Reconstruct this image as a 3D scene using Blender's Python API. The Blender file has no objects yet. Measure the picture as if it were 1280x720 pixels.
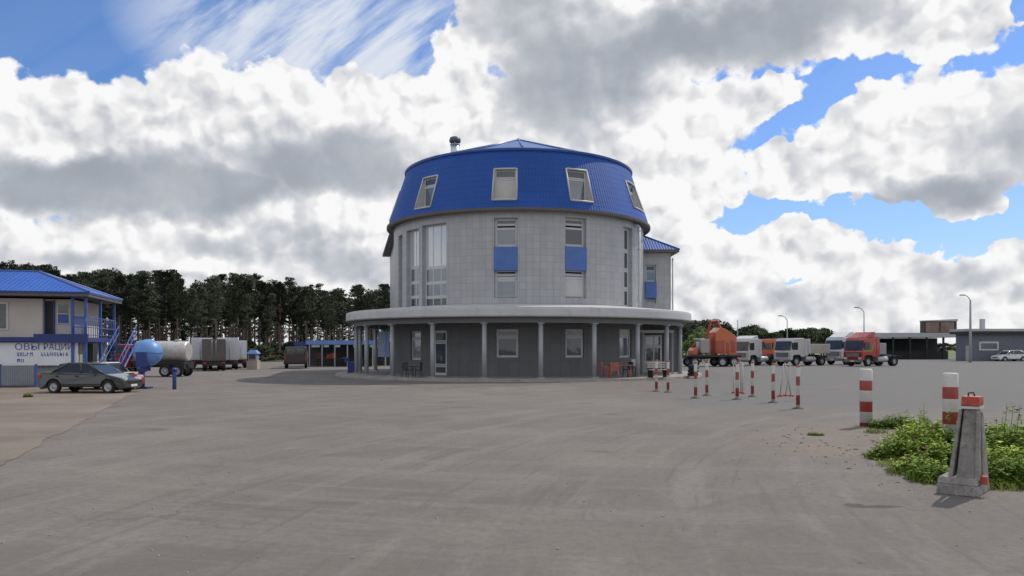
import bpy, bmesh, math, random
from mathutils import Vector, Matrix, noise
R = math.radians
scene = bpy.context.scene
COL = scene.collection
# ------------------------------------------------------------------ camera
CAMH = 1.9
F = 960.0                       # focal length in 1280-px photo pixels
HOR = 434.0
cd = bpy.data.cameras.new("camera"); cam = bpy.data.objects.new("camera", cd); COL.objects.link(cam)
cam.location = (0, 0, CAMH); cam.rotation_euler = (R(90), 0, 0)
cd.sensor_width = 36; cd.lens = F/1280*36; cd.shift_y = (HOR-360)/1280
cd.clip_start = 0.1; cd.clip_end = 20000
scene.camera = cam
# ------------------------------------------------------------------ light
SUN_AZ, SUN_EL = R(48), R(50)    # azimuth from +Y (view direction) towards +X
sl = bpy.data.lights.new("sun", 'SUN'); sl.energy = 3.0; sl.angle = R(0.6); sl.color = (1, .94, .85)
so = bpy.data.objects.new("sun", sl); COL.objects.link(so)
sd = Vector((math.sin(SUN_AZ)*math.cos(SUN_EL), math.cos(SUN_AZ)*math.cos(SUN_EL), math.sin(SUN_EL)))
so.rotation_euler = sd.to_track_quat('Z', 'Y').to_euler(); so.location = sd*100
scene.view_settings.view_transform = 'Standard'; scene.view_settings.look = 'None'
scene.view_settings.exposure = 0.0; scene.view_settings.gamma = 1
scene.view_settings.use_curve_mapping = False
try:
    scene.cycles.max_bounces = 6; scene.cycles.use_denoising = True; scene.cycles.use_adaptive_sampling = True; scene.cycles.adaptive_threshold = .015
except Exception: pass
# ------------------------------------------------------------------ sky
world = bpy.data.worlds.new("World"); scene.world = world; world.use_nodes = True
SKY_STRENGTH = 0.12
def uvpx(px, py):
    U = math.atan((px-640)/F); return U, (HOR-py)/F*math.cos(U)

class NB:
    """tiny helper that chains math nodes"""
    def __init__(s, nt): s.nt = nt
    def n(s, t, **kw):
        nd = s.nt.nodes.new(t)
        for k, v in kw.items(): setattr(nd, k, v)
        return nd
    def L(s, a, b): s.nt.links.new(a, b)
    def put(s, sock, v):
        if isinstance(v, bpy.types.NodeSocket): s.L(v, sock)
        else: sock.default_value = v
    def m(s, op, a, b=0.0, c=0.0, clamp=False):
        nd = s.n('ShaderNodeMath', operation=op, use_clamp=clamp)
        for i, v in enumerate((a, b, c)): s.put(nd.inputs[i], v)
        return nd.outputs[0]
    def v(s, op, a, b=None, c=None, out=0):
        nd = s.n('ShaderNodeVectorMath', operation=op)
        for i, q in enumerate((a, b, c)):
            if q is not None: s.put(nd.inputs[i], q)
        return nd.outputs['Value'] if op in ('DOT_PRODUCT', 'LENGTH', 'DISTANCE') else nd.outputs[0]
    def mr(s, x, a, b, c=0.0, d=1.0, t='SMOOTHSTEP'):
        nd = s.n('ShaderNodeMapRange', interpolation_type=t)
        for i, q in enumerate((x, a, b, c, d)): s.put(nd.inputs[i], q)
        return nd.outputs[0]
    def mix(s, f, a, b):
        nd = s.n('ShaderNodeMix', data_type='RGBA')
        s.put(nd.inputs[0], f); s.put(nd.inputs[6], a); s.put(nd.inputs[7], b)
        return nd.outputs[2]
    def rotscale(s, vec, ang, sc):
        r = s.n('ShaderNodeVectorRotate', rotation_type='Z_AXIS'); s.put(r.inputs['Vector'], vec); r.inputs['Angle'].default_value = ang
        return s.v('MULTIPLY', r.outputs[0], sc)
    def noise(s, vec, scale, detail=6, rough=.5, lac=2.0, dist=0.0, color=False):
        nd = s.n('ShaderNodeTexNoise'); s.put(nd.inputs['Vector'], vec)
        nd.inputs['Scale'].default_value = scale; nd.inputs['Detail'].default_value = detail
        nd.inputs['Roughness'].default_value = rough; nd.inputs['Lacunarity'].default_value = lac
        nd.inputs['Distortion'].default_value = dist
        return nd.outputs['Color' if color else 'Fac']

# cloud masses, listed by where they stand in the sky (converted to azimuth and height)
CLOUDS = [ # x, y, rx, ry
 (60,175,120,88),(165,180,110,85),(285,165,105,105),(360,190,110,100),(450,190,110,90),(540,185,110,100),(600,190,110,90),(470,150,70,62),(560,150,70,58),
 (40,330,200,55),(230,320,200,60),(400,320,160,70),(560,320,140,80),
 (660,30,110,70),(760,40,130,90),(880,20,150,80),(1010,20,140,72),(1120,15,110,55),(1180,45,60,42),(1215,10,38,42),
 (720,130,100,95),(790,190,110,95),(880,130,75,48),(945,122,52,28),(830,160,110,60),(850,250,55,42),(760,300,100,70),(700,240,90,60),(560,400,200,50),(230,262,90,40),(370,268,110,40),(60,290,80,14),
 (895,205,55,45),
 (1000,205,62,34),(1070,190,85,52),(1130,175,75,62),(1190,170,100,80),(1270,150,70,90),(1180,225,110,36),(1080,235,90,25),(1010,232,60,16),
 (1218,262,38,22),
 (905,312,62,30),(985,303,46,26),(1040,318,50,26),(1100,330,56,26),(1175,345,70,24),(1255,345,60,32),(890,352,80,20),(1010,352,90,14),(1130,368,110,12),(1240,378,70,12),(930,378,120,12),(1060,392,120,8),
 (1000,415,220,16),(1200,420,200,12),(100,415,260,40),(350,415,260,40),(560,420,160,40),
 (-160,200,200,140),(1430,190,120,130),(1480,330,180,70),(-160,330,200,70),(640,345,100,80)]
SHADES = [ # darker cloud bases: x, y, rx, ry, weight
 (110,232,150,36,1.0),(260,228,140,34,.95),(420,205,130,40,.9),(500,190,80,30,.35),(200,195,70,20,.2),(345,150,45,35,.3),
 (700,95,85,62,.8),(780,75,70,60,.75),(960,25,130,46,1.0),(860,45,110,42,.8),(640,20,80,45,.6),(1120,50,45,26,.35),(720,160,60,55,.4),(720,20,60,30,.5),
 (1190,232,100,28,.8),(1110,248,60,14,.8),(1210,180,60,50,.35),(1280,170,60,60,.5),(1090,215,60,20,.3),
 (300,300,140,16,.5),(110,325,120,14,.5),(440,330,110,20,.5),(250,345,120,10,.4),(800,215,60,25,.3),(870,335,50,16,.3),(1060,335,60,16,.35),(1200,350,80,18,.45),(1000,370,120,14,.4),(1225,262,22,12,.4)]

def build_sky():
    nt = world.node_tree; nt.nodes.clear(); b = NB(nt)
    tc = b.n('ShaderNodeTexCoord'); sep = b.n('ShaderNodeSeparateXYZ'); b.L(tc.outputs['Generated'], sep.inputs[0])
    x, y, z = sep.outputs
    U = b.m('ARCTAN2', x, y)
    h = b.m('SQRT', b.m('ADD', b.m('MULTIPLY', x, x), b.m('MULTIPLY', y, y)))
    V = b.m('DIVIDE', z, b.m('MAXIMUM', h, .02))
    cmb = b.n('ShaderNodeCombineXYZ'); b.L(U, cmb.inputs[0]); b.L(V, cmb.inputs[1])
    P = cmb.outputs[0]
    # density group
    g = bpy.data.node_groups.new('cloud_density', 'ShaderNodeTree')
    g.interface.new_socket('P', in_out='INPUT', socket_type='NodeSocketVector')
    g.interface.new_socket('D', in_out='OUTPUT', socket_type='NodeSocketFloat')
    gb = NB(g); gi = gb.n('NodeGroupInput'); go = gb.n('NodeGroupOutput')
    p0 = gi.outputs[0]
    w1 = gb.noise(p0, 7.0, 4, .55, color=True)
    w2 = gb.noise(p0, 26.0, 5, .6, color=True)
    warp = gb.v('ADD', gb.v('SCALE', gb.v('SUBTRACT', w1, (.5, .5, .5))), gb.v('SCALE', gb.v('SUBTRACT', w2, (.5, .5, .5))))
    for nd in g.nodes:
        if nd.type == 'VECT_MATH' and nd.operation == 'SCALE': pass
    sc = [nd for nd in g.nodes if nd.type == 'VECT_MATH' and nd.operation == 'SCALE']
    sc[0].inputs['Scale'].default_value = .11; sc[1].inputs['Scale'].default_value = .035
    pw = gb.v('ADD', p0, warp)
    cur = None
    for (cx, cy, rx, ry) in CLOUDS:
        u, v_ = uvpx(cx, cy); ku = F/rx/ (1+math.tan(u)**2); kv = F/ry/math.cos(u)
        # du per px = cos^2/F
        q = gb.v('MULTIPLY', gb.v('SUBTRACT', pw, (u, v_, 0)), (F/rx*(1+math.tan(u)**2), F/ry/math.cos(u), 0))
        e = gb.m('SUBTRACT', 1.0, gb.v('DOT_PRODUCT', q, q))
        if cur is None: cur = e
        else: cur = gb.m('SMOOTH_MAX', cur, e, .35)
    cur = gb.m('MAXIMUM', cur, -1.5)
    # overall cover away from the part of the sky the photograph shows
    sepg = gb.n('ShaderNodeSeparateXYZ'); gb.L(p0, sepg.inputs[0])
    away = gb.m('MAXIMUM', gb.mr(gb.m('ABSOLUTE', sepg.outputs[0]), .75, 1.2), gb.mr(sepg.outputs[1], .55, .8))
    far = gb.m('MULTIPLY', gb.m('SUBTRACT', gb.noise(p0, 2.2, 3, .5), .47), 6.0)
    nm = gb.n('ShaderNodeMix', data_type='FLOAT'); gb.L(away, nm.inputs[0]); gb.L(cur, nm.inputs[2]); gb.L(far, nm.inputs[3])
    cur = nm.outputs[0]
    gb.L(cur, go.inputs[0])
    def dens_blob(p):
        nd = b.n('ShaderNodeGroup'); nd.node_tree = g; b.L(p, nd.inputs[0]); return nd.outputs[0]
    g2 = bpy.data.node_groups.new('cloud_billows', 'ShaderNodeTree')
    g2.interface.new_socket('P', in_out='INPUT', socket_type='NodeSocketVector')
    g2.interface.new_socket('D', in_out='OUTPUT', socket_type='NodeSocketFloat')
    hb = NB(g2); hi = hb.n('NodeGroupInput'); ho = hb.n('NodeGroupOutput'); p0 = hi.outputs[0]
    wz = hb.noise(p0, 20.0, 2, .5, color=True)
    sn = hb.n('ShaderNodeVectorMath', operation='SCALE'); hb.L(hb.v('SUBTRACT', wz, (.5, .5, .5)), sn.inputs[0]); sn.inputs['Scale'].default_value = .03
    pz = hb.v('ADD', p0, sn.outputs[0])
    n1 = hb.noise(p0, 10.0, 8, .56, 2.17)
    vor = hb.n('ShaderNodeTexVoronoi', feature='SMOOTH_F1', voronoi_dimensions='2D'); hb.L(pz, vor.inputs['Vector'])
    vor.inputs['Scale'].default_value = 17; vor.inputs['Detail'].default_value = 2; vor.inputs['Roughness'].default_value = .5
    vor.inputs['Smoothness'].default_value = .25; vor.normalize = True
    bil = hb.m('SUBTRACT', .42, vor.outputs['Distance'])
    d = hb.m('ADD', hb.m('MULTIPLY', hb.m('SUBTRACT', n1, .5), 1.7), hb.m('MULTIPLY', bil, 1.25))
    hb.L(d, ho.inputs[0])
    def bill(p):
        nd = b.n('ShaderNodeGroup'); nd.node_tree = g2; b.L(p, nd.inputs[0]); return nd.outputs[0]
    BL = dens_blob(P); N0 = bill(P)
    def soft(p):
        a = b.noise(p, 10.0, 3, .45, 2.17)
        v = b.n('ShaderNodeTexVoronoi', feature='SMOOTH_F1', voronoi_dimensions='2D'); b.L(p, v.inputs['Vector'])
        v.inputs['Scale'].default_value = 26; v.inputs['Detail'].default_value = 1.6; v.inputs['Roughness'].default_value = .55; v.inputs['Smoothness'].default_value = .35; v.normalize = True
        return b.m('SUBTRACT', b.m('MULTIPLY', a, 1.6), b.m('MULTIPLY', v.outputs['Distance'], 1.5))
    wq = b.n('ShaderNodeVectorMath', operation='SCALE'); b.L(b.v('SUBTRACT', b.noise(P, 24, 3, .55, color=True), (.5, .5, .5)), wq.inputs[0]); wq.inputs['Scale'].default_value = .035
    Pq = b.v('ADD', P, wq.outputs[0])
    R0 = soft(Pq); R1 = soft(b.v('ADD', Pq, (.009, .015, 0)))
    D0 = b.m('ADD', b.m('ADD', BL, N0), b.mr(V, .0, .10, 2.2, 0.0))
    alpha = b.mr(D0, -.03, .17)
    # painted relief of the bases (where each cumulus is thick)
    wv = b.noise(P, 9.0, 5, .55, color=True)
    nd = b.n('ShaderNodeVectorMath', operation='SCALE'); b.L(b.v('SUBTRACT', wv, (.5, .5, .5)), nd.inputs[0]); nd.inputs['Scale'].default_value = .11
    pws = b.v('ADD', P, nd.outputs[0])
    S = None
    for (cx, cy, rx, ry, w) in SHADES:
        u, v_ = uvpx(cx, cy); rx *= 1.35; ry *= 1.5
        q = b.v('MULTIPLY', b.v('SUBTRACT', pws, (u, v_, 0)), (F/rx*(1+math.tan(u)**2), F/ry/math.cos(u), 0))
        e = b.m('MULTIPLY', b.m('SUBTRACT', 1.0, b.v('DOT_PRODUCT', q, q), clamp=True), w)
        S = e if S is None else b.m('MAXIMUM', S, e)
    S = b.mr(S, .04, .85, 0, 1)
    relief = b.m('MULTIPLY', b.m('MULTIPLY', b.m('SUBTRACT', R1, R0), .50), b.m('SUBTRACT', 1.15, S))
    thick = b.mr(D0, .15, 1.6)
    fine = b.m('SUBTRACT', b.noise(P, 6, 4, .5), .5)
    shade = b.m('ADD', b.m('MULTIPLY', S, .60), b.m('ADD', b.m('MULTIPLY', relief, 1.0), b.m('ADD', b.m('MULTIPLY', thick, .12), b.m('MULTIPLY', fine, .62))))
    ramp = b.n('ShaderNodeValToRGB'); b.L(shade, ramp.inputs[0])
    cr = ramp.color_ramp
    cr.elements[0].position = 0.0; cr.elements[0].color = (.95, .95, .955, 1)
    cr.elements[1].position = 1.0; cr.elements[1].color = (.25, .28, .33, 1)
    for pos, c in ((.13, (.82, .82, .83)), (.34, (.61, .625, .665)), (.66, (.375, .41, .465))):
        e = cr.elements.new(pos); e.color = (*c, 1)
    # blue: nishita sky, thinned by cirrus and low haze-white air
    sky = b.n('ShaderNodeTexSky', sky_type='NISHITA'); sky.sun_disc = False
    sky.sun_elevation = SUN_EL; sky.sun_rotation = SUN_AZ; sky.altitude = 150; sky.air_density = 1.0; sky.dust_density = 0.35; sky.ozone_density = 2.5
    skyc = b.v('MULTIPLY', sky.outputs[0], (.74, .80, .97))
    hs = b.n('ShaderNodeHueSaturation'); b.L(skyc, hs.inputs['Color']); hs.inputs['Saturation'].default_value = 1.12; hs.inputs['Value'].default_value = SKYVAL
    # cirrus streaks
    ci = b.noise(b.rotscale(P, R(-42), (4.0, 19, 1)), 1.1, 7, .6, dist=.25)
    ci2 = b.noise(P, 5.0, 3, .5)
    cu, cv = uvpx(420, 45)
    q = b.v('MULTIPLY', b.v('SUBTRACT', P, (cu, cv, 0)), (F/230, F/110, 0))
    near = b.m('SUBTRACT', 1.25, b.v('DOT_PRODUCT', q, q), clamp=True)
    cirr = b.m('MULTIPLY', b.mr(b.m('ADD', ci, b.m('MULTIPLY', ci2, .35)), .48, .80), b.m('ADD', b.m('MULTIPLY', near, .95), .06))
    lowband = b.m('MULTIPLY', b.mr(V, .0, .27, .95, .0), 1.0)
    kk = 1.0/SKY_STRENGTH
    c1 = b.mix(cirr, hs.outputs[0], (.72*kk, .77*kk, .86*kk, 1))
    c1 = b.mix(b.m('MULTIPLY', lowband, .42), c1, (.40*kk, .56*kk, .80*kk, 1))
    cloudc = b.v('SCALE', ramp.outputs[0]); cn = [n for n in nt.nodes if n.type == 'VECT_MATH' and n.operation == 'SCALE'][-1]
    cn.inputs['Scale'].default_value = kk*CLOUDVAL
    fin = b.mix(alpha, c1, cloudc)
    bg = b.n('ShaderNodeBackground'); b.L(fin, bg.inputs[0]); bg.inputs[1].default_value = SKY_STRENGTH
    out = b.n('ShaderNodeOutputWorld'); b.L(bg.outputs[0], out.inputs[0])
SKYVAL = 1.12; CLOUDVAL = 1.0
build_sky()
try: world.cycles.sampling_method = 'MANUAL'; world.cycles.sample_map_resolution = 512
except Exception: pass
# ------------------------------------------------------------------ materials
MATS = {}
def mat(name, col, rough=.6, metal=0.0, var=.0, vscale=2.0, bump=0.0, bscale=20.0, spec=.5, coat=0.0, dirt=None, trans=0.0):
    if name in MATS: return MATS[name]
    m = bpy.data.materials.new(name); m.use_nodes = True; nt = m.node_tree; b = NB(nt)
    p = nt.nodes['Principled BSDF']
    p.inputs['Base Color'].default_value = (*col, 1); p.inputs['Roughness'].default_value = rough
    p.inputs['Metallic'].default_value = metal; p.inputs['Specular IOR Level'].default_value = spec
    p.inputs['Coat Weight'].default_value = coat
    tc = b.n('ShaderNodeTexCoord').outputs['Object']
    if var > 0:
        n = b.noise(tc, vscale, 5, .6)
        f = b.mr(n, .3, .7, 0, 1, 'LINEAR')
        lo = tuple(c*(1-var) for c in col); hi = tuple(min(1, c*(1+var)) for c in col)
        c = b.mix(f, (*lo, 1), (*hi, 1))
        if dirt:
            n2 = b.noise(tc, vscale*2.7, 6, .65)
            c = b.mix(b.mr(n2, .5, .75, 0, .8), c, (*dirt, 1))
        b.L(c, p.inputs['Base Color'])
        b.L(b.m('ADD', rough-.08, b.m('MULTIPLY', n, .16)), p.inputs['Roughness'])
    if bump > 0:
        bn = b.n('ShaderNodeBump'); bn.inputs['Strength'].default_value = bump; bn.inputs['Distance'].default_value = .02
        b.L(b.noise(tc, bscale, 5, .6), bn.inputs['Height']); b.L(bn.outputs[0], p.inputs['Normal'])
    MATS[name] = m; return m

def mat_panels(name, col, joint, w, h, jw=.012, rough=.5, var=.08, bump=.4, off=0.0):
    """cladding panels laid out along the wall (UV in metres)"""
    m = bpy.data.materials.new(name); m.use_nodes = True; nt = m.node_tree; b = NB(nt); p = nt.nodes['Principled BSDF']
    uv = b.n('ShaderNodeUVMap').outputs[0]
    br = b.n('ShaderNodeTexBrick', offset=off, squash=1.0); b.L(uv, br.inputs['Vector'])
    br.inputs['Color1'].default_value = (*[c*(1-var) for c in col], 1); br.inputs['Color2'].default_value = (*[c*(1+var) for c in col], 1)
    br.inputs['Mortar'].default_value = (*joint, 1); br.inputs['Scale'].default_value = 1
    br.inputs['Mortar Size'].default_value = jw; br.inputs['Mortar Smooth'].default_value = .2
    br.inputs['Brick Width'].default_value = w; br.inputs['Row Height'].default_value = h
    n = b.noise(b.n('ShaderNodeTexCoord').outputs['Object'], .5, 6, .6)
    c = b.mix(b.mr(n, .35, .7, 0, .35, 'LINEAR'), br.outputs['Color'], (*[c*.72 for c in col], 1))
    ob = b.n('ShaderNodeTexCoord').outputs['Object']
    stk = b.noise(b.v('MULTIPLY', ob, (3.2, 3.2, .16)), 1.0, 5, .6)
    c = b.mix(b.mr(stk, .50, .78, 0, .42), c, (*[q*.52 for q in col], 1))
    blot = b.noise(ob, 1.7, 6, .65); c = b.mix(b.mr(blot, .56, .74, 0, .25), c, (*[q*1.25 for q in col], 1))
    b.L(c, p.inputs['Base Color']); p.inputs['Roughness'].default_value = rough
    bn = b.n('ShaderNodeBump', invert=True); bn.inputs['Strength'].default_value = bump; bn.inputs['Distance'].default_value = .01
    b.L(br.outputs['Fac'], bn.inputs['Height']); b.L(bn.outputs[0], p.inputs['Normal'])
    MATS[name] = m; return m

def mat_roof(name, col, pu=.19, pv=.36, rough=.38, depth=.03, spec=.3):
    """pressed metal tile sheet: waves across, steps down the slope (UV in metres)"""
    m = bpy.data.materials.new(name); m.use_nodes = True; nt = m.node_tree; b = NB(nt); p = nt.nodes['Principled BSDF']
    p.inputs['Specular IOR Level'].default_value = spec
    uv = b.n('ShaderNodeUVMap').outputs[0]; s = b.n('ShaderNodeSeparateXYZ'); b.L(uv, s.inputs[0])
    wv = b.m('MULTIPLY_ADD', b.m('SINE', b.m('MULTIPLY', s.outputs[0], 2*math.pi/pu)), .5, .5)
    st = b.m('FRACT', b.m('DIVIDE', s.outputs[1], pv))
    hgt = b.m('ADD', b.m('MULTIPLY', wv, .6), b.m('MULTIPLY', st, -.8))
    bn = b.n('ShaderNodeBump'); bn.inputs['Strength'].default_value = .8; bn.inputs['Distance'].default_value = depth
    b.L(hgt, bn.inputs['Height']); b.L(bn.outputs[0], p.inputs['Normal'])
    n = b.noise(b.n('ShaderNodeTexCoord').outputs['Object'], .8, 5, .6)
    cell = b.n('ShaderNodeTexWhiteNoise', noise_dimensions='2D')
    cc = b.n('ShaderNodeCombineXYZ'); b.L(b.m('FLOOR', b.m('DIVIDE', s.outputs[0], 1.1)), cc.inputs[0]); b.L(b.m('FLOOR', b.m('DIVIDE', s.outputs[1], 2.2)), cc.inputs[1])
    b.L(cc.outputs[0], cell.inputs['Vector'])
    f = b.m('ADD', b.m('MULTIPLY', n, .6), b.m('MULTIPLY', cell.outputs['Value'], .4))
    c = b.mix(f, (*[c*.80 for c in col], 1), (*[c*1.2 for c in col], 1))
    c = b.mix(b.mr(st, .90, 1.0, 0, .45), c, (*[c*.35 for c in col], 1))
    b.L(c, p.inputs['Base Color']); p.inputs['Roughness'].default_value = rough
    MATS[name] = m; return m

def mat_stripes(name, bands, z0, rough=.5, chip=.25):
    """painted bands round a post: bands = [(z_top, colour)...] in metres from the foot"""
    m = bpy.data.materials.new(name); m.use_nodes = True; nt = m.node_tree; b = NB(nt); p = nt.nodes['Principled BSDF']
    tc = b.n('ShaderNodeTexCoord').outputs['Object']; s = b.n('ShaderNodeSeparateXYZ'); b.L(tc, s.inputs[0])
    z = b.m('ADD', s.outputs[2], b.m('MULTIPLY', b.m('SUBTRACT', b.noise(tc, 25, 2), .5), .006))
    c = None
    for zt, colr in bands:
        if c is None: c = b.mix(0.0, (*colr, 1), (*colr, 1))
        else: c = b.mix(b.m('GREATER_THAN', z, prev), c, (*colr, 1))
        prev = zt
    n = b.noise(tc, 9, 7, .7)
    c = b.mix(b.mr(n, .58, .68, 0, chip), c, (.16, .14, .12, 1))
    c = b.mix(b.mr(b.noise(tc, 3, 4), .4, .7, 0, .25), c, (.3, .27, .24, 1))
    b.L(c, p.inputs['Base Color']); p.inputs['Roughness'].default_value = rough
    MATS[name] = m; return m

# ------------------------------------------------------------------ mesh builder
class MB:
    def __init__(s): s.v = []; s.f = []; s.mi = []; s.uv = []; s.sm = []; s.mats = []
    def mid(s, m):
        if m not in s.mats: s.mats.append(m)
        return s.mats.index(m)
    def add(s, vs, fs, m, uvs=None, smooth=False, T=None):
        o = len(s.v)
        if T is not None: vs = [T @ Vector(p) for p in vs]
        s.v += [tuple(p) for p in vs]; k = s.mid(m)
        for i, f in enumerate(fs):
            s.f.append([a+o for a in f]); s.mi.append(k); s.sm.append(smooth)
            if uvs is not None: s.uv.append(uvs[i])
            else:
                ps = [Vector(vs[a]) for a in f]; n = (ps[1]-ps[0]).cross(ps[2]-ps[0])
                if abs(n.z) > max(abs(n.x), abs(n.y)): s.uv.append([(p.x, p.y) for p in ps])
                elif abs(n.x) > abs(n.y): s.uv.append([(p.y, p.z) for p in ps])
                else: s.uv.append([(p.x, p.z) for p in ps])
    def quad(s, a, b, c, d, m, uv=None): s.add([a, b, c, d], [(0, 1, 2, 3)], m, [uv] if uv else None)
    def box(s, c, d, m, rz=0, T=None, taper=1.0):
        x, y, z = d[0]/2, d[1]/2, d[2]/2; t = taper
        vs = [(-x, -y, -z), (x, -y, -z), (x, y, -z), (-x, y, -z), (-x*t, -y*t, z), (x*t, -y*t, z), (x*t, y*t, z), (-x*t, y*t, z)]
        M = Matrix.Translation(Vector(c)) @ Matrix.Rotation(rz, 4, 'Z')
        if T is not None: M = T @ M
        s.add(vs, [(0, 3, 2, 1), (4, 5, 6, 7), (0, 1, 5, 4), (1, 2, 6, 5), (2, 3, 7, 6), (3, 0, 4, 7)], m, T=M)
    def bx(s, x0, x1, y0, y1, z0, z1, m, T=None): s.box(((x0+x1)/2, (y0+y1)/2, (z0+z1)/2), (abs(x1-x0), abs(y1-y0), abs(z1-z0)), m, T=T)
    def tube(s, pts, rad, m, n=10, caps=True, smooth=True, T=None):
        pts = [Vector(p) for p in pts]
        if not hasattr(rad, '__len__'): rad = [rad]*len(pts)
        vs = []; fs = []; up = None
        for i, p in enumerate(pts):
            d = (pts[min(i+1, len(pts)-1)]-pts[max(i-1, 0)]).normalized()
            ref = Vector((0, 0, 1)) if abs(d.z) < .9 else Vector((0, 1, 0))
            a = d.cross(ref).normalized() if up is None else (up-d*up.dot(d)).normalized()
            up = a; bb = d.cross(a)
            for k in range(n):
                t = 2*math.pi*k/n; vs.append(p+(a*math.cos(t)+bb*math.sin(t))*rad[i])
        for i in range(len(pts)-1):
            for k in range(n):
                k2 = (k+1) % n; fs.append((i*n+k, i*n+k2, (i+1)*n+k2, (i+1)*n+k))
        s.add(vs, fs, m, smooth=smooth, T=T)
        if caps: s.add(vs, [tuple(range(n))[::-1], tuple(range((len(pts)-1)*n, len(pts)*n))], m, T=T)
    def lathe(s, prof, m, n=24, smooth=True, T=None, a0=0, a1=2*math.pi, close=True):
        vs = []; fs = []; k = len(prof); full = abs(a1-a0-2*math.pi) < 1e-6; cols = n if full else n+1
        for i in range(cols):
            a = a0+(a1-a0)*i/n
            for r, z in prof: vs.append((r*math.sin(a), -r*math.cos(a), z))
        for i in range(n):
            j = (i+1) % cols
            for q in range(k-1): fs.append((i*k+q, j*k+q, j*k+q+1, i*k+q+1))
        uvs = []
        for i in range(n):
            s0 = 0
            for q in range(k-1):
                r0 = max(prof[q][0], prof[q+1][0]); l = math.hypot(prof[q+1][0]-prof[q][0], prof[q+1][1]-prof[q][1])
                u0 = (a0+(a1-a0)*i/n)*r0; u1 = (a0+(a1-a0)*(i+1)/n)*r0
                uvs.append([(u0, s0), (u1, s0), (u1, s0+l), (u0, s0+l)]); s0 += l
        s.add(vs, fs, m, uvs, smooth=smooth, T=T)
    def prism(s, poly, z0, z1, m, T=None, cap_m=None):
        n = len(poly); vs = [(x, y, z0) for x, y in poly]+[(x, y, z1) for x, y in poly]
        fs = []; uvs = []; u = 0
        for i in range(n):
            j = (i+1) % n; l = math.hypot(poly[j][0]-poly[i][0], poly[j][1]-poly[i][1])
            fs.append((i, j, n+j, n+i)); uvs.append([(u, z0), (u+l, z0), (u+l, z1), (u, z1)]); u += l
        s.add(vs, fs, m, uvs, T=T)
        s.add(vs, [tuple(range(n))[::-1], tuple(range(n, 2*n))], cap_m or m, T=T)
    def side(s, poly, y0, y1, m, T=None):
        """polygon in x,z extruded across y"""
        n = len(poly); vs = [(x, y0, z) for x, z in poly]+[(x, y1, z) for x, z in poly]
        s.add(vs, [tuple(range(n)), tuple(range(n, 2*n))[::-1]]+[(i, n+i, n+(i+1) % n, (i+1) % n) for i in range(n)], m, T=T)
    def build(s, name, parent=None, bevel=0.0, loc=None, seg=2, fix=True):
        me = bpy.data.meshes.new(name); me.from_pydata(s.v, [], s.f); me.update()
        for m in s.mats: me.materials.append(m)
        me.polygons.foreach_set('material_index', s.mi); me.polygons.foreach_set('use_smooth', s.sm)
        ul = me.uv_layers.new(name='UVMap'); flat = []
        for u in s.uv:
            for a in u: flat += [a[0], a[1]]
        ul.data.foreach_set('uv', flat)
        if fix:
            bm = bmesh.new(); bm.from_mesh(me); bmesh.ops.remove_doubles(bm, verts=bm.verts, dist=1e-5)
            bmesh.ops.recalc_face_normals(bm, faces=bm.faces); bm.to_mesh(me); bm.free()
        o = bpy.data.objects.new(name, me); COL.objects.link(o)
        if parent is not None: o.parent = parent
        if loc is not None: o.location = loc
        if bevel > 0:
            md = o.modifiers.new('b', 'BEVEL'); md.width = bevel; md.segments = seg; md.limit_method = 'ANGLE'; md.angle_limit = R(35)
            md.harden_normals = False
        return o
def thing(name, label, cat, loc=(0, 0, 0), rz=0, group=None):
    o = bpy.data.objects.new(name, None); COL.objects.link(o); o.empty_display_size = .3
    o.location = loc; o.rotation_euler = (0, 0, rz); tag(o, label, cat, group); return o
def tag(o, label, cat, group=None):
    o['label'] = label; o['category'] = cat
    if group: o['group'] = group
    return o
def struct(o): o['kind'] = 'structure'; return o
KIDS = {}
def kids(o): return [c for c in bpy.data.objects if c.parent == o]
def dup(root, loc, rz, label=None, scale=None, cat=None, group=None):
    """copy a thing with its parts and sub-parts"""
    def cp(o, par):
        c = o.copy(); COL.objects.link(c); c.parent = par
        if o.name not in KIDS: KIDS[o.name] = kids(o)
        for k in KIDS[o.name]: cp(k, c)
        return c
    r = cp(root, None); r.location = loc; r.rotation_euler = (0, 0, rz)
    if scale is not None: r.scale = scale if hasattr(scale, '__len__') else (scale,)*3
    if label: r['label'] = label
    if group: r['group'] = group
    return r
def gx(px, Y): return (px-640)/F*Y
def gz(py, Y): return CAMH+(HOR-py)/F*Y
def gY(py): return CAMH*F/(py-HOR)
rnd = random.Random(7)
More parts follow.
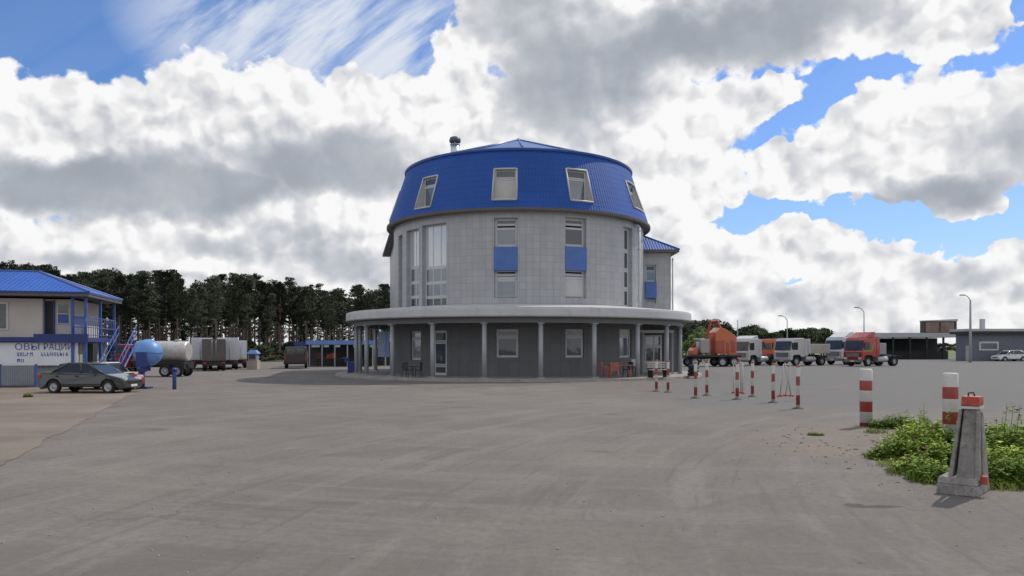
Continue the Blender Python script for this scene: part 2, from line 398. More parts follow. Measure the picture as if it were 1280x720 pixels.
# ------------------------------------------------------------------ ground
def ground_material():
    m = bpy.data.materials.new('ground_surface'); m.use_nodes = True; nt = m.node_tree; b = NB(nt); p = nt.nodes['Principled BSDF']
    P = b.n('ShaderNodeTexCoord').outputs['Object']; s = b.n('ShaderNodeSeparateXYZ'); b.L(P, s.inputs[0])
    X, Y = s.outputs[0], s.outputs[1]
    big = b.noise(P, .055, 5, .55); mid = b.noise(P, .5, 6, .6); fine = b.noise(P, 9, 6, .7); grit = b.noise(P, 70, 3, .7)
    # tyre-swept streaks running across and away
    def streak(rot, sx, sy, sc, lo, hi):
        return b.mr(b.noise(b.rotscale(P, rot, (sx, sy, 1)), sc, 5, .6, dist=.5), lo, hi)
    s1 = streak(R(-62), .05, .55, 1.0, .44, .66); s2 = streak(R(-118), .05, .6, 1.1, .46, .68); s3 = streak(R(-25), .05, .5, 1.3, .46, .70)
    base = b.mix(b.mr(big, .35, .65), (.168, .150, .135, 1), (.220, .198, .180, 1))
    base = b.mix(b.m('MULTIPLY', s1, .34), base, (.27, .248, .230, 1))
    base = b.mix(b.m('MULTIPLY', s2, .30), base, (.135, .124, .116, 1))
    base = b.mix(b.m('MULTIPLY', s3, .30), base, (.24, .217, .20, 1))
    base = b.mix(b.mr(mid, .40, .75, 0, .30), base, (.145, .135, .128, 1))
    # curved tyre sweeps of lorries turning in the yard
    def arcs(cx, cy, kd, ka, lo, hi, sc=1.0):
        q = b.v('SUBTRACT', P, (cx, cy, 0)); sq = b.n('ShaderNodeSeparateXYZ'); b.L(q, sq.inputs[0])
        d = b.v('LENGTH', q); a = b.m('ARCTAN2', sq.outputs[0], sq.outputs[1]); cb = b.n('ShaderNodeCombineXYZ'); b.L(b.m('MULTIPLY', d, kd), cb.inputs[0]); b.L(b.m('MULTIPLY', a, ka), cb.inputs[1])
        return b.mr(b.noise(cb.outputs[0], sc, 5, .62), lo, hi)
    A1 = arcs(26, 4, 1.5, 5, .50, .66); A2 = arcs(-24, 44, 1.2, 6, .50, .68); A3 = arcs(9, 52, 1.4, 5, .50, .66); A4 = arcs(26, 4, 5.5, 7, .56, .64)
    base = b.mix(b.m('MULTIPLY', A1, .55), base, (.275, .252, .232, 1))
    base = b.mix(b.m('MULTIPLY', A2, .42), base, (.128, .118, .109, 1))
    base = b.mix(b.m('MULTIPLY', A3, .48), base, (.262, .240, .220, 1))
    base = b.mix(b.m('MULTIPLY', A4, .38), base, (.118, .108, .10, 1))
    dust = b.mr(b.noise(P, .22, 7, .68), .47, .66)
    base = b.mix(b.m('MULTIPLY', dust, .40), base, (.29, .258, .228, 1))
    # hairline cracks
    vc = b.n('ShaderNodeTexVoronoi', feature='DISTANCE_TO_EDGE'); b.L(b.v('ADD', P, b.v('MULTIPLY', b.noise(P, 1.2, 5, .6, color=True), (1.6, 1.6, 0))), vc.inputs['Vector']); vc.inputs['Scale'].default_value = .16
    ck = b.m('MULTIPLY', b.mr(vc.outputs['Distance'], .0, .006, 1, 0), b.mr(b.noise(P, .3, 3), .45, .6))
    base = b.mix(b.m('MULTIPLY', ck, .38), base, (.07, .065, .06, 1))
    # cleaner bluish asphalt of the lorry park on the right, beyond the posts
    fx = b.mr(b.m('ADD', b.m('SUBTRACT', X, b.m('MULTIPLY', Y, .19)), b.m('MULTIPLY', b.m('SUBTRACT', mid, .5), 3)), -1.5, 2.5)
    fy = b.mr(b.m('ADD', Y, b.m('MULTIPLY', b.m('SUBTRACT', mid, .5), 6)), 19, 27)
    base = b.mix(b.m('MULTIPLY', b.m('MULTIPLY', fx, fy), .85), base, (.170, .170, .170, 1))
    # sandy drift around the weeds
    def blob(cx, cy, rx, ry):
        q = b.m('ADD', b.m('POWER', b.m('DIVIDE', b.m('SUBTRACT', X, cx), rx), 2), b.m('POWER', b.m('DIVIDE', b.m('SUBTRACT', Y, cy), ry), 2))
        return b.m('SUBTRACT', 1.0, q)
    # POWER of a negative base: use squared products instead
    def blob(cx, cy, rx, ry, rot=0):
        q = b.v('SUBTRACT', P, (cx, cy, 0)); mp = b.n('ShaderNodeVectorRotate', rotation_type='Z_AXIS'); b.L(q, mp.inputs['Vector']); mp.inputs['Angle'].default_value = rot
        q = b.v('MULTIPLY', mp.outputs[0], (1/rx, 1/ry, 0)); return b.m('SUBTRACT', 1.0, b.v('DOT_PRODUCT', q, q))
    nz = b.m('MULTIPLY', b.m('SUBTRACT', b.noise(P, 1.1, 6, .62), .5), 2.6)
    sand = b.m('MAXIMUM', blob(8.3, 15.4, 3.6, 3.6), b.m('MAXIMUM', blob(6.8, 14.6, 2.4, 1.9), blob(9.2, 10.4, 2.4, 1.2)))
    base = b.mix(b.mr(b.m('ADD', sand, nz), -.1, .8, 0, .62), base, (.255, .205, .165, 1))
    base = b.mix(b.mr(b.m('ADD', sand, b.m('MULTIPLY', nz, 1.5)), 1.3, 1.6, 0, .55), base, (.115, .10, .09, 1))
    # tarred patch
    patch = b.m('ADD', b.m('MAXIMUM', blob(4.32, 9.15, .36, .10, R(-3)), blob(4.12, 9.23, .15, .13)), b.m('MULTIPLY', b.m('SUBTRACT', b.noise(P, 9, 4, .6), .5), 1.1))
    base = b.mix(b.mr(patch, .05, .35, 0, .85), base, (.062, .06, .058, 1))
    base = b.mix(b.mr(fine, .38, .66, .0, .50), base, (.13, .123, .117, 1))
    oil = b.n('ShaderNodeTexVoronoi', feature='F1'); b.L(b.v('ADD', P, b.v('MULTIPLY', b.noise(P, 3, 4, .6, color=True), (.5, .5, 0))), oil.inputs['Vector']); oil.inputs['Scale'].default_value = .42
    base = b.mix(b.m('MULTIPLY', b.mr(oil.outputs['Distance'], .10, .26, 1, 0), b.mr(b.noise(P, .8, 2), .5, .62, 0, .5)), base, (.085, .078, .072, 1))
    spk = b.noise(P, 30, 2, .5)
    base = b.mix(b.mr(spk, .72, .78, 0, .75), base, (.075, .07, .066, 1))
    base = b.mix(b.mr(grit, .52, .75, 0, .55), base, (.38, .355, .33, 1))
    base = b.v('MULTIPLY', base, (.81, .81, .80))
    b.L(base, p.inputs['Base Color']); p.inputs['Roughness'].default_value = .93; p.inputs['Specular IOR Level'].default_value = .25
    bn = b.n('ShaderNodeBump'); bn.inputs['Strength'].default_value = .5; bn.inputs['Distance'].default_value = .02
    b.L(b.m('ADD', b.m('MULTIPLY', fine, .6), b.m('MULTIPLY', grit, .4)), bn.inputs['Height']); b.L(bn.outputs[0], p.inputs['Normal'])
    return m
g = MB(); gm = ground_material()
g.add([(-3000, -200, 0), (3000, -200, 0), (3000, 6000, 0), (-3000, 6000, 0)], [(0, 1, 2, 3)], gm)
struct(g.build('ground', fix=False))
# forest floor / meadow strips behind the yard
def soil(name, col, col2, sc):
    m = bpy.data.materials.new(name); m.use_nodes = True; b = NB(m.node_tree); p = m.node_tree.nodes['Principled BSDF']
    P = b.n('ShaderNodeTexCoord').outputs['Object']
    b.L(b.mix(b.mr(b.noise(P, sc, 6, .65), .35, .65), (*col, 1), (*col2, 1)), p.inputs['Base Color']); p.inputs['Roughness'].default_value = .95
    return m
fm = soil('forest_soil', (.035, .036, .022), (.075, .065, .045), .4)
g = MB(); pts = []
for i in range(41):
    x = -420+i*10.6; pts.append((x, 98+3*noise.noise(Vector((x*.05, 3, 0)))))
g.add([(x, y, .012) for x, y in pts]+[(x*3, 900, .012) for x, y in pts][::-1], [tuple(range(82))], fm)
struct(g.build('forest_floor', fix=False))
mm = soil('meadow_soil', (.07, .10, .03), (.14, .15, .07), .15)
g = MB(); pts = [(14+i*14, 128+3*noise.noise(Vector((i*.5, 9, 0)))) for i in range(41)]
g.add([(x, y, .008) for x, y in pts]+[(x*3, 1500, .008) for x, y in pts][::-1], [tuple(range(82))], mm)
struct(g.build('meadow', fix=False))
# brownish concrete apron on the left, its edge running away from the camera
am = bpy.data.materials.new('apron_concrete'); am.use_nodes = True
b = NB(am.node_tree); p = am.node_tree.nodes['Principled BSDF']; P = b.n('ShaderNodeTexCoord').outputs['Object']
mp = b.n('ShaderNodeMapping'); b.L(P, mp.inputs[0]); mp.inputs['Scale'].default_value = (.06, .7, 1)
c = b.mix(b.mr(b.noise(P, .35, 6, .62), .35, .68), (.142, .113, .090, 1), (.200, .166, .138, 1))
c = b.mix(b.mr(b.noise(mp.outputs[0], 1.6, 5, .6), .5, .72, 0, .6), c, (.22, .20, .185, 1))
c = b.mix(b.mr(b.noise(P, 7, 6, .7), .45, .75, 0, .45), c, (.13, .105, .09, 1))
b.L(c, p.inputs['Base Color']); p.inputs['Roughness'].default_value = .95
g = MB(); edge = []
for i in range(160):
    t = i/159; x = -4.0+(-16.3+4.0)*t; y = -2+(34.6+2)*t
    y = 13.2+(31.4-13.2)*(x+8.5)/(-15.5+8.5)
    edge.append((x+.30*noise.noise(Vector((y*.6, 1, 0)))+.14*noise.noise(Vector((y*2.7, 1, 0))), y))
poly = edge+[(-19, 35.5), (-40, 36.5), (-60, 36), (-60, 0)]
g.add([(x, y, .018) for x, y in poly]+[(x, y, -.02) for x, y in poly], [tuple(range(len(poly)))]+[(i, i+1, len(poly)+i+1, len(poly)+i) for i in range(len(poly)-1)], am)
struct(g.build('concrete_apron', fix=False))
# ------------------------------------------------------------------ round main building
BC = (0.45, 54.3); RW, RE, RT = 8.7, 9.12, 7.86; ZE, ZT = 10.0, 13.85
def theta(px, rad):
    lo, hi = -1.45, 1.45
    f = lambda t: 640+F*(BC[0]+rad*math.sin(t))/(BC[1]-rad*math.cos(t))
    for _ in range(50):
        mi = (lo+hi)/2
        if f(mi) < px: lo = mi
        else: hi = mi
    return (lo+hi)/2
def zat(py, t, rad): return gz(py, BC[1]-rad*math.cos(t))
m_clad = mat_panels('grey_cladding', (.40, .405, .415), (.30, .30, .305), .41, .41, .014, .42, .07, .18)
m_lower = mat_panels('canopy_shade_cladding', (.145, .148, .152), (.10, .10, .10), .62, 1.05, .012, .75, .07, .3)  # ground-floor cladding, with the shade under the canopy painted in as darker grey
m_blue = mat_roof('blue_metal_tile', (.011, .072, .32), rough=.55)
m_bseam = mat('blue_seam_roof', (.07, .16, .36), .35, var=.18, vscale=.7)
m_bluep = mat('blue_panel', (.06, .14, .40), .35, var=.1, vscale=2)
m_soff = mat('brown_soffit', (.115, .10, .09), .7, var=.15)
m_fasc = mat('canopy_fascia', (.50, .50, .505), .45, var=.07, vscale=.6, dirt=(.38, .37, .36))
m_white = mat('white_frame', (.52, .53, .54), .4, var=.05)
m_jamb = mat('pale_jamb', (.50, .49, .47), .5, var=.05)
m_galv = mat('galvanised_steel', (.42, .44, .46), .42, metal=.35, var=.1, vscale=3)
m_conc = mat('plinth_concrete', (.30, .275, .25), .9, var=.2, vscale=1.5, bump=.3, dirt=(.18, .165, .15))
m_dark = mat('dark_interior', (.02, .021, .023), .7)
m_blind = mat('pale_blind', (.55, .54, .52), .7, var=.06)
def glass(name, tint, met=.35, rough=.04):
    m = mat(name, tint, rough, metal=met, spec=.8)
    nt = m.node_tree; b = NB(nt); bn = b.n('ShaderNodeBump'); bn.inputs['Strength'].default_value = .12; bn.inputs['Distance'].default_value = .03
    b.L(b.noise(b.n('ShaderNodeTexCoord').outputs['Object'], 1.3, 2, .5), bn.inputs['Height']); b.L(bn.outputs[0], nt.nodes['Principled BSDF'].inputs['Normal'])
    return m
m_glass = glass('window_glass', (.20, .225, .25)); m_glassd = glass('dark_glass', (.07, .08, .09), .2); m_glassl = glass('pale_glass', (.56, .58, .60), .3, .12)

def curved(mb, Rf, t0, t1, z0, z1, m, holes=(), dt=R(3), zs=(), Rin=None, jm=None, uvr=RW):
    T = sorted(set([t0+(t1-t0)*i/max(1, round((t1-t0)/dt)) for i in range(max(1, round((t1-t0)/dt))+1)]+[q for h in holes for q in h[:2]]))
    T = [t for i, t in enumerate(T) if i == 0 or t-T[i-1] > 1e-4]
    Z = sorted(set([z0, z1]+list(zs)+[q for h in holes for q in h[2:4]]))
    P = lambda r, t, z: (r*math.sin(t), -r*math.cos(t), z)
    for i in range(len(T)-1):
        for j in range(len(Z)-1):
            tc, zc = (T[i]+T[i+1])/2, (Z[j]+Z[j+1])/2
            if any(h[0] < tc < h[1] and h[2] < zc < h[3] for h in holes): continue
            a, b_, c, d = T[i], T[i+1], Z[j], Z[j+1]
            mb.add([P(Rf(c), a, c), P(Rf(c), b_, c), P(Rf(d), b_, d), P(Rf(d), a, d)], [(0, 1, 2, 3)], m, [[(a*uvr, c), (b_*uvr, c), (b_*uvr, d), (a*uvr, d)]])
    for h in holes:
        ta, tb, za, zb = h[:4]; ri = Rin(h) if callable(Rin) else Rin
        n = 3; ts = [ta+(tb-ta)*k/n for k in range(n+1)]
        for t in (ta, tb): mb.quad(P(Rf(za), t, za), P(ri, t, za), P(ri, t, zb), P(Rf(zb), t, zb), jm)
        for z in (za, zb):
            for k in range(n): mb.quad(P(Rf(z), ts[k], z), P(Rf(z), ts[k+1], z), P(ri, ts[k+1], z), P(ri, ts[k], z), jm)

def window(parent, ta, tb, za, zb, ri, rows, cols=1, fw=.07, name='window', fm_=None, frame_label=None, T=None, width=None):
    """flat glazed unit on a chord; rows = [(z0,z1,kind)] kinds glass/dark/pale/panel/blind/open"""
    fm_ = fm_ or m_white
    if T is None:
        tm = (ta+tb)/2; hw = ri*math.sin((tb-ta)/2); dist = ri*math.cos((tb-ta)/2)
        T = Matrix.Rotation(tm, 4, 'Z') @ Matrix.Translation((0, -dist, 0))
    else: hw = width/2
    f = MB()
    f.bx(-hw+.001, -hw+fw, -.02, .05, za+.001, zb-.001, fm_, T); f.bx(hw-fw, hw-.001, -.02, .05, za+.001, zb-.001, fm_, T)
    zz = sorted(set([za+.001+fw/2, zb-.001-fw/2]+[r[0] for r in rows]+[r[1] for r in rows]))
    for z in zz:
        z = min(max(z, za+fw/2+.001), zb-fw/2-.001); f.bx(-hw+fw-.002, hw-fw+.002, -.018, .048, z-fw/2, z+fw/2, fm_, T)
    for (a, c, kind) in rows:
        if kind in ('panel',): continue
        for k in range(1, cols):
            x = -hw+2*hw*k/cols; f.bx(x-fw*.4, x+fw*.4, -.016, .046, a, c, fm_, T)
    w = f.build(name, parent, bevel=.008, seg=1)
    for (a, c, kind) in rows:
        q = MB()
        if kind == 'panel':
            q.bx(-hw-.03, hw+.03, -.36, -.05, a, c, m_bluep, T); q.build('panel', w, bevel=.01); continue
        mm_ = {'glass': m_glass, 'dark': m_glassd, 'pale': m_glassl, 'blind': m_blind, 'grey': m_clad}[kind]
        q.bx(-hw+fw*.5, hw-fw*.5, .0, .03, a, c, mm_, T); q.build('pane', w)
    return w

bld = thing('round_building', 'three-storey round grey-clad building with tall blue metal mansard roof and ring canopy on columns', 'building', (BC[0], BC[1], 0))
# --- drum wall with its window recesses
strips = []
def H(p0, p1, y0, y1, rad=RW, zr=None):
    ta, tb = theta(p0, rad), theta(p1, rad); tm = (ta+tb)/2
    return (ta, tb, zat(y1, tm, rad), zat(y0, tm, rad))
hs1 = H(617.5, 647, 272, 373); hs2 = H(706.5, 733, 272, 373)
bayA = H(527.5, 558, 280, 384); bayB = H(508, 523.5, 287, 384); bayC = H(498, 503, 294, 384); bayR = H(779, 790.5, 284, 384)
Rd = lambda z: RW
w = MB(); curved(w, Rd, R(-180), R(180), 4.3, ZE, m_clad, [hs1, hs2, bayA, bayB, bayC, bayR], Rin=RW-.34, jm=m_clad)
w.build('wall', bld, fix=True)
def rows_px(h, lst, rad=RW):
    tm = (h[0]+h[1])/2; return [(zat(b_, tm, rad), zat(a, tm, rad), k) for a, b_, k in lst]
for h, kinds in ((hs1, ('glass', 'glass')), (hs2, ('dark', 'blind'))):
    window(bld, *h, RW-.3, rows_px(h, [(272.5, 280, 'dark'), (285, 306, kinds[0]), (308.5, 338, 'panel'), (343, 347, 'dark'), (350, 371, kinds[1])]), fw=.14)
for h, c in ((bayA, 3), (bayB, 2), (bayC, 1)):
    window(bld, *h, RW-.3, rows_px(h, [(281, 333, 'pale'), (335, 352, 'glass'), (354, 370, 'glass'), (372, 383.5, 'dark')]), cols=c, fw=.10)
window(bld, *bayR, RW-.3, rows_px(bayR, [(285, 312, 'dark'), (314, 336, 'dark'), (338, 360, 'dark'), (362, 383.5, 'dark')]), cols=2, fw=.16)
s = MB(); tR = theta(793.5, RW)   # white corner pipe beside the right hand glazing
s.tube([(9.0*math.sin(tR), -9.0*math.cos(tR), 4.3), (9.0*math.sin(tR), -9.0*math.cos(tR), 9.7)], .09, m_white, 12)
s.tube([(9.0*math.sin(tR), -9.0*math.cos(tR), 9.7), (8.6*math.sin(tR), -8.6*math.cos(tR), 9.98)], .09, m_white, 12)
for z in (5, 6.6, 8.2, 9.4): s.tube([(9.0*math.sin(tR), -9.0*math.cos(tR), z), (9.0*math.sin(tR), -9.0*math.cos(tR), z+.12)], .12, m_white, 12)
s.build('downpipe', bld)
# --- ground floor
g1 = H(620, 648, 411.5, 447); g2 = H(707, 730, 411.5, 447); g3 = H(774.5, 789.5, 411.5, 447); gd = H(541, 558.5, 413, 472)
gd = (gd[0], gd[1], .17, gd[3]); g4 = H(513, 526, 414, 450)
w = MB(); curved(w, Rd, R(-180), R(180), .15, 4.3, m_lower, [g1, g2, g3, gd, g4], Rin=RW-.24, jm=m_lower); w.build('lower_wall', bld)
for h, k in ((g1, 'dark'), (g2, 'dark'), (g3, 'glass'), (g4, 'glass')):
    zt = h[3]; window(bld, *h, RW-.14, [(h[2]+.06, zt-.5, k), (zt-.42, zt-.06, 'blind' if h is g3 else k)], fw=.13)
dw = window(bld, *gd, RW-.1, [(gd[2]+.05, .75, 'dark'), (.8, gd[3]-.75, 'dark'), (gd[3]-.68, gd[3]-.06, 'dark')], fw=.16, name='door')
tm = (gd[0]+gd[1])/2; T = Matrix.Rotation(tm, 4, 'Z') @ Matrix.Translation((0, -RW, 0)); q = MB(); q.tube([(.18, -.06, 1.05), (.18, -.06, 1.35)], .015, m_galv, 8, T=T); q.build('handle', dw)
# --- mansard
Rm = lambda z: RE+(RT-RE)*((z-ZE-.12)/(ZT-ZE-.12))
def HM(p0, p1, y0, y1):
    rad = Rm(12); ta, tb = theta(p0, rad), theta(p1, rad); t = (ta+tb)/2
    z1 = 11.5; z0 = 11.5
    for _ in range(8): z1 = zat(y0, t, Rm(z1)); z0 = zat(y1, t, Rm(z0))
    return (ta, tb, z0, z1)
mw = [HM(526.5, 545, 221, 260), HM(617, 646, 211, 249.5), HM(709.5, 736, 212, 251.5), HM(785.5, 797, 229, 262)]
extra = [(R(d)-R(4.6), R(d)+R(4.6), mw[1][2], mw[1][3]) for d in (88, 112, 136, 160, -85, -110, -135, -160)]
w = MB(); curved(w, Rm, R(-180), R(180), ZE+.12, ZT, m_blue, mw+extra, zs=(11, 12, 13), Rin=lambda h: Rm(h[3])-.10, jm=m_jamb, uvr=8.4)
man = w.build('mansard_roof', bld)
for i, h in enumerate(mw+extra):
    za, zb = h[2], h[3]
    ww = window(bld, h[0], h[1], za, zb, Rm(zb)-.06, [(za+.08, zb-.62, 'blind' if i == 1 else 'glass'), (zb-.55, zb-.08, 'dark')], fw=.12, name='roof_window')
# frames around the roof openings
for h in mw+extra:
    w = MB(); P = lambda r, t, z: (r*math.sin(t), -r*math.cos(t), z)
    for t in (h[0], h[1]): w.tube([P(Rm(h[2])+.02, t, h[2]), P(Rm(h[3])+.02, t, h[3])], .05, m_jamb, 6)
    for z in (h[2], h[3]): w.tube([P(Rm(z)+.02, h[0], z), P(Rm(z)+.02, (h[0]+h[1])/2, z), P(Rm(z)+.02, h[1], z)], .06, m_jamb, 6)
    w.build('window_trim', bld)

# eave, soffit, rim and top cone
w = MB(); w.lathe([(RW-.05, ZE+.04), (RW+.12, ZE-.02), (RE+.04, ZE-.06), (RE+.08, ZE+.0), (RE+.08, ZE+.14), (RE-.1, ZE+.16)], m_soff, 96, smooth=False); w.build('eave', bld)
m_rim = mat('dark_blue_flashing', (.022, .07, .28), .4, var=.1)
w = MB(); w.lathe([(RT+.02, ZT-.1), (RT+.10, ZT-.04), (RT+.12, ZT+.08), (RT+.02, ZT+.14), (RT-.4, ZT+.22)], m_rim, 96, smooth=False); w.build('roof_rim', bld)
w = MB(); n = 16; ap = 16.55
for i in range(n):
    a, c = 2*math.pi*i/n+.03, 2*math.pi*(i+1)/n+.03; r = RT-.15
    w.add([(r*math.sin(a), -r*math.cos(a), ZT+.12), (r*math.sin(c), -r*math.cos(c), ZT+.12), (0, 0, ap)], [(0, 1, 2)], m_bseam)
    w.tube([(r*math.sin(a), -r*math.cos(a), ZT+.16), (0, 0, ap+.03)], .055, m_bseam, 6)
w.tube([(0, 0, ap-.05), (0, 0, ap+.12)], [.22, .05], m_bseam, 10); w.build('cone_roof', bld)
# chimney flue
w = MB(); cx, cy = -4.36, -1.6
w.tube([(cx, cy, 14.4), (cx, cy, 15.75)], .30, mat('stainless_flue', (.62, .66, .70), .3, metal=.6, var=.05), 20)
w.tube([(cx, cy, 15.75), (cx, cy, 15.82)], .34, m_galv, 20)
ch = w.build('chimney', bld)
w = MB(); w.tube([(cx, cy, 15.95), (cx, cy, 16.1), (cx, cy, 16.28), (cx, cy, 16.36)], [.38, .40, .34, .1], mat('black_cowl', (.09, .095, .11), .5), 20)
for a in range(4): w.tube([(cx+.28*math.cos(a*1.57), cy+.28*math.sin(a*1.57), 15.7), (cx+.28*math.cos(a*1.57), cy+.28*math.sin(a*1.57), 16.0)], .03, m_galv, 6)
w.build('cowl', ch)
# --- rear left wing (its straight side runs away from the drum)
w = MB(); pl = [(-8.2, -2.2), (-11.25, 13.7), (-6, 14.5), (4, 14.5), (4, 2)]
w.prism([(x, y) for x, y in pl], .15, ZE, m_clad); w.build('wing_wall', bld)
w = MB(); pe = [(-8.62, -2.2), (-11.95, 13.9), (-6, 15), (4.5, 15), (4.5, 2)]
w.prism(pe, ZE-.07, ZE+.13, m_soff); w.build('wing_eave', bld)
w = MB(); top = [(-7.5, -1.0), (-10.3, 13), (-6, 14), (3.5, 14), (3.5, 2)]
k = len(pe)
for i in range(k):
    j = (i+1) % k; L_ = math.dist(pe[i], pe[j])
    w.add([(*pe[i], ZE+.131), (*pe[j], ZE+.131), (*top[j], 12.9), (*top[i], 12.9)], [(0, 1, 2, 3)], m_blue, [[(0, 0), (L_, 0), (L_, 3.8), (0, 3.8)]])
w.add([(*p_, 12.9) for p_ in top], [tuple(range(k))], m_bseam); w.build('wing_roof', bld)
# --- annex on the right
AX0, AX1, AY0, AY1 = 3.0, 10.72, -.3, 11; AZ = 8.55
# window opening in the annex front: px 806-821, y 328-379
wx0, wx1 = gx(807, 54)-BC[0], gx(820, 54)-BC[0]; wz0, wz1 = gz(379, 54), gz(331, 54)
w = MB()
for a, c, d, e in ((AX0, wx0, .15, AZ), (wx1, AX1, .15, AZ), (wx0, wx1, .15, wz0), (wx0, wx1, wz1, AZ)):
    w.add([(a, AY0, d), (c, AY0, d), (c, AY0, e), (a, AY0, e)], [(0, 1, 2, 3)], m_clad)
for x in (wx0, wx1): w.quad((x, AY0, wz0), (x, AY0+.25, wz0), (x, AY0+.25, wz1), (x, AY0, wz1), m_clad)
for z in (wz0, wz1): w.quad((wx0, AY0, z), (wx1, AY0, z), (wx1, AY0+.25, z), (wx0, AY0+.25, z), m_clad)
w.quad((AX1, AY0, .15), (AX1, AY1, .15), (AX1, AY1, AZ), (AX1, AY0, AZ), m_clad)
w.quad((AX0, AY1, .15), (AX1, AY1, .15), (AX1, AY1, AZ), (AX0, AY1, AZ), m_clad); w.build('annex_wall', bld, fix=False)
T = Matrix.Translation(((wx0+wx1)/2, AY0+.22, 0))
window(bld, 0, 0, wz0, wz1, 0, [(wz0+.05, wz0+.30, 'grey'), (wz0+.33, wz0+1.5, 'panel'), (wz0+1.6, wz1-.45, 'glass'), (wz1-.4, wz1-.05, 'dark')], T=T, width=wx1-wx0, fw=.1)
e0, e1, e2, e3 = AX0-.5, AX1+.48, AY0-.55, AY1+.5; ym, xm = (e2+e3)/2, (e0+e1)/2; RZ = AZ+2.7; hr = (e1-e0)/2
w = MB(); w.bx(e0, e1, e2, e3, AZ-.02, AZ+.16, m_soff); w.build('annex_eave', bld)
w = MB(); z = AZ+.162; sl_ = math.hypot(hr, 2.6)
A, B, C, D = (e0, e2, z), (e1, e2, z), (e1, e3, z), (e0, e3, z); r1, r2 = (xm, e2+hr, RZ), (xm, e3-hr, RZ)
w.add([A, B, r1], [(0, 1, 2)], m_blue, [[(0, 0), (2*hr, 0), (hr, sl_)]]); w.add([C, D, r2], [(0, 1, 2)], m_blue, [[(0, 0), (2*hr, 0), (hr, sl_)]])
LL = e3-e2
w.add([B, C, r2, r1], [(0, 1, 2, 3)], m_blue, [[(0, 0), (LL, 0), (LL-hr, sl_), (hr, sl_)]]); w.add([D, A, r1, r2], [(0, 1, 2, 3)], m_blue, [[(0, 0), (LL, 0), (LL-hr, sl_), (hr, sl_)]])
for a, c in ((B, r1), (A, r1), (C, r2), (r1, r2)): w.tube([a, c], .07, m_rim, 6)
w.build('annex_roof', bld)
w = MB(); w.tube([(AX1+.1, AY0-.12, .2), (AX1+.1, AY0-.12, AZ-.4)], .06, m_white, 10); w.build('downpipe', bld)
# --- canopy
RC = 11.9; a0, a1 = R(-128), R(112)
w = MB()
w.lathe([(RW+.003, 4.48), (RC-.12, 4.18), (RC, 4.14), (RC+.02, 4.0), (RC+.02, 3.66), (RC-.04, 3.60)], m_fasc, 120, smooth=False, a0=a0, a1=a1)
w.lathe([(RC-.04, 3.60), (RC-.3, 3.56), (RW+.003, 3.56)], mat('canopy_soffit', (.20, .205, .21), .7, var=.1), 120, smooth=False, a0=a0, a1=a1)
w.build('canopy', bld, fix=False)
w = MB(); w.lathe([(11.12, 3.555), (11.12, 3.28), (11.36, 3.28), (11.36, 3.555)], mat('ring_beam', (.16, .165, .17), .6, var=.1), 120, smooth=False, a0=a0, a1=a1); w.build('ring_beam', bld)
n = 0
base_t = theta(676, 11.24); step = R(16.25)
m_col = mat('column_paint', (.34, .355, .375), .45, var=.07, vscale=2)
col_mesh = None
for k in range(-7, 7):
    t = base_t+k*step
    if t > R(100): continue
    if col_mesh is None:
        c = MB(); c.tube([(0, 0, .15), (0, 0, 3.30)], .135, m_col, 18); c.bx(-.2, .2, -.2, .2, .15, .20, m_col); c.bx(-.18, .18, -.18, .18, 3.22, 3.28, m_col)
        o = c.build('column', bld); col_mesh = o
    else: o = col_mesh.copy(); COL.objects.link(o); o.parent = bld
    o.location = (11.24*math.sin(t), -11.24*math.cos(t), 0); o.rotation_euler = (0, 0, t)
    print('column px', round(640+F*(BC[0]+o.location.x)/(BC[1]+o.location.y)))
# --- entrance porch on the right
PX0, PX1 = gx(804, 51.0)-BC[0], gx(840.5, 51.0)-BC[0]; PY = 51.0-BC[1]; pz = 3.02
w = MB()
for x in (PX0, PX1):
    for y in (PY, PY+2.6): w.bx(x-.07, x+.07, y-.07, y+.07, .15, pz, m_col)
w.bx(PX0-.5, PX1+.08, PY-.09, PY+.09, pz-.16, pz+.02, m_white); w.bx(PX0-.08, PX1+.08, PY+2.5, PY+2.7, pz-.16, pz+.02, m_white)
for x in (PX0, PX1): w.bx(x-.065, x+.065, PY+.09, PY+2.5, pz-.15, pz+.015, m_white)
po = w.build('porch_frame', bld, bevel=.01)
T = Matrix.Translation(((PX0+PX1)/2-.15, PY+2.2, 0))
d_ = window(bld, 0, 0, .16, 2.75, 0, [(.22, .8, 'glass'), (.9, 1.9, 'dark'), (2.0, 2.7, 'glass')], cols=3, T=T, width=1.7, fw=.12, name='entrance_door')
q = MB(); q.tube([(.1, -.08, 1.0), (.1, -.08, 1.4)], .02, m_galv, 8, T=T); q.build('handle', d_)
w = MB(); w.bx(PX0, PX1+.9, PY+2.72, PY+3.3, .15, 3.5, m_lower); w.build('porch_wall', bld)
# --- plinth and kerb
w = MB(); w.lathe([(RW-.02, .152), (12.45, .150), (12.6, .135), (12.62, .0), (12.62, -.05)], m_conc, 140, smooth=False, a0=R(-150), a1=R(150)); 
w.build('plinth', bld, fix=False)
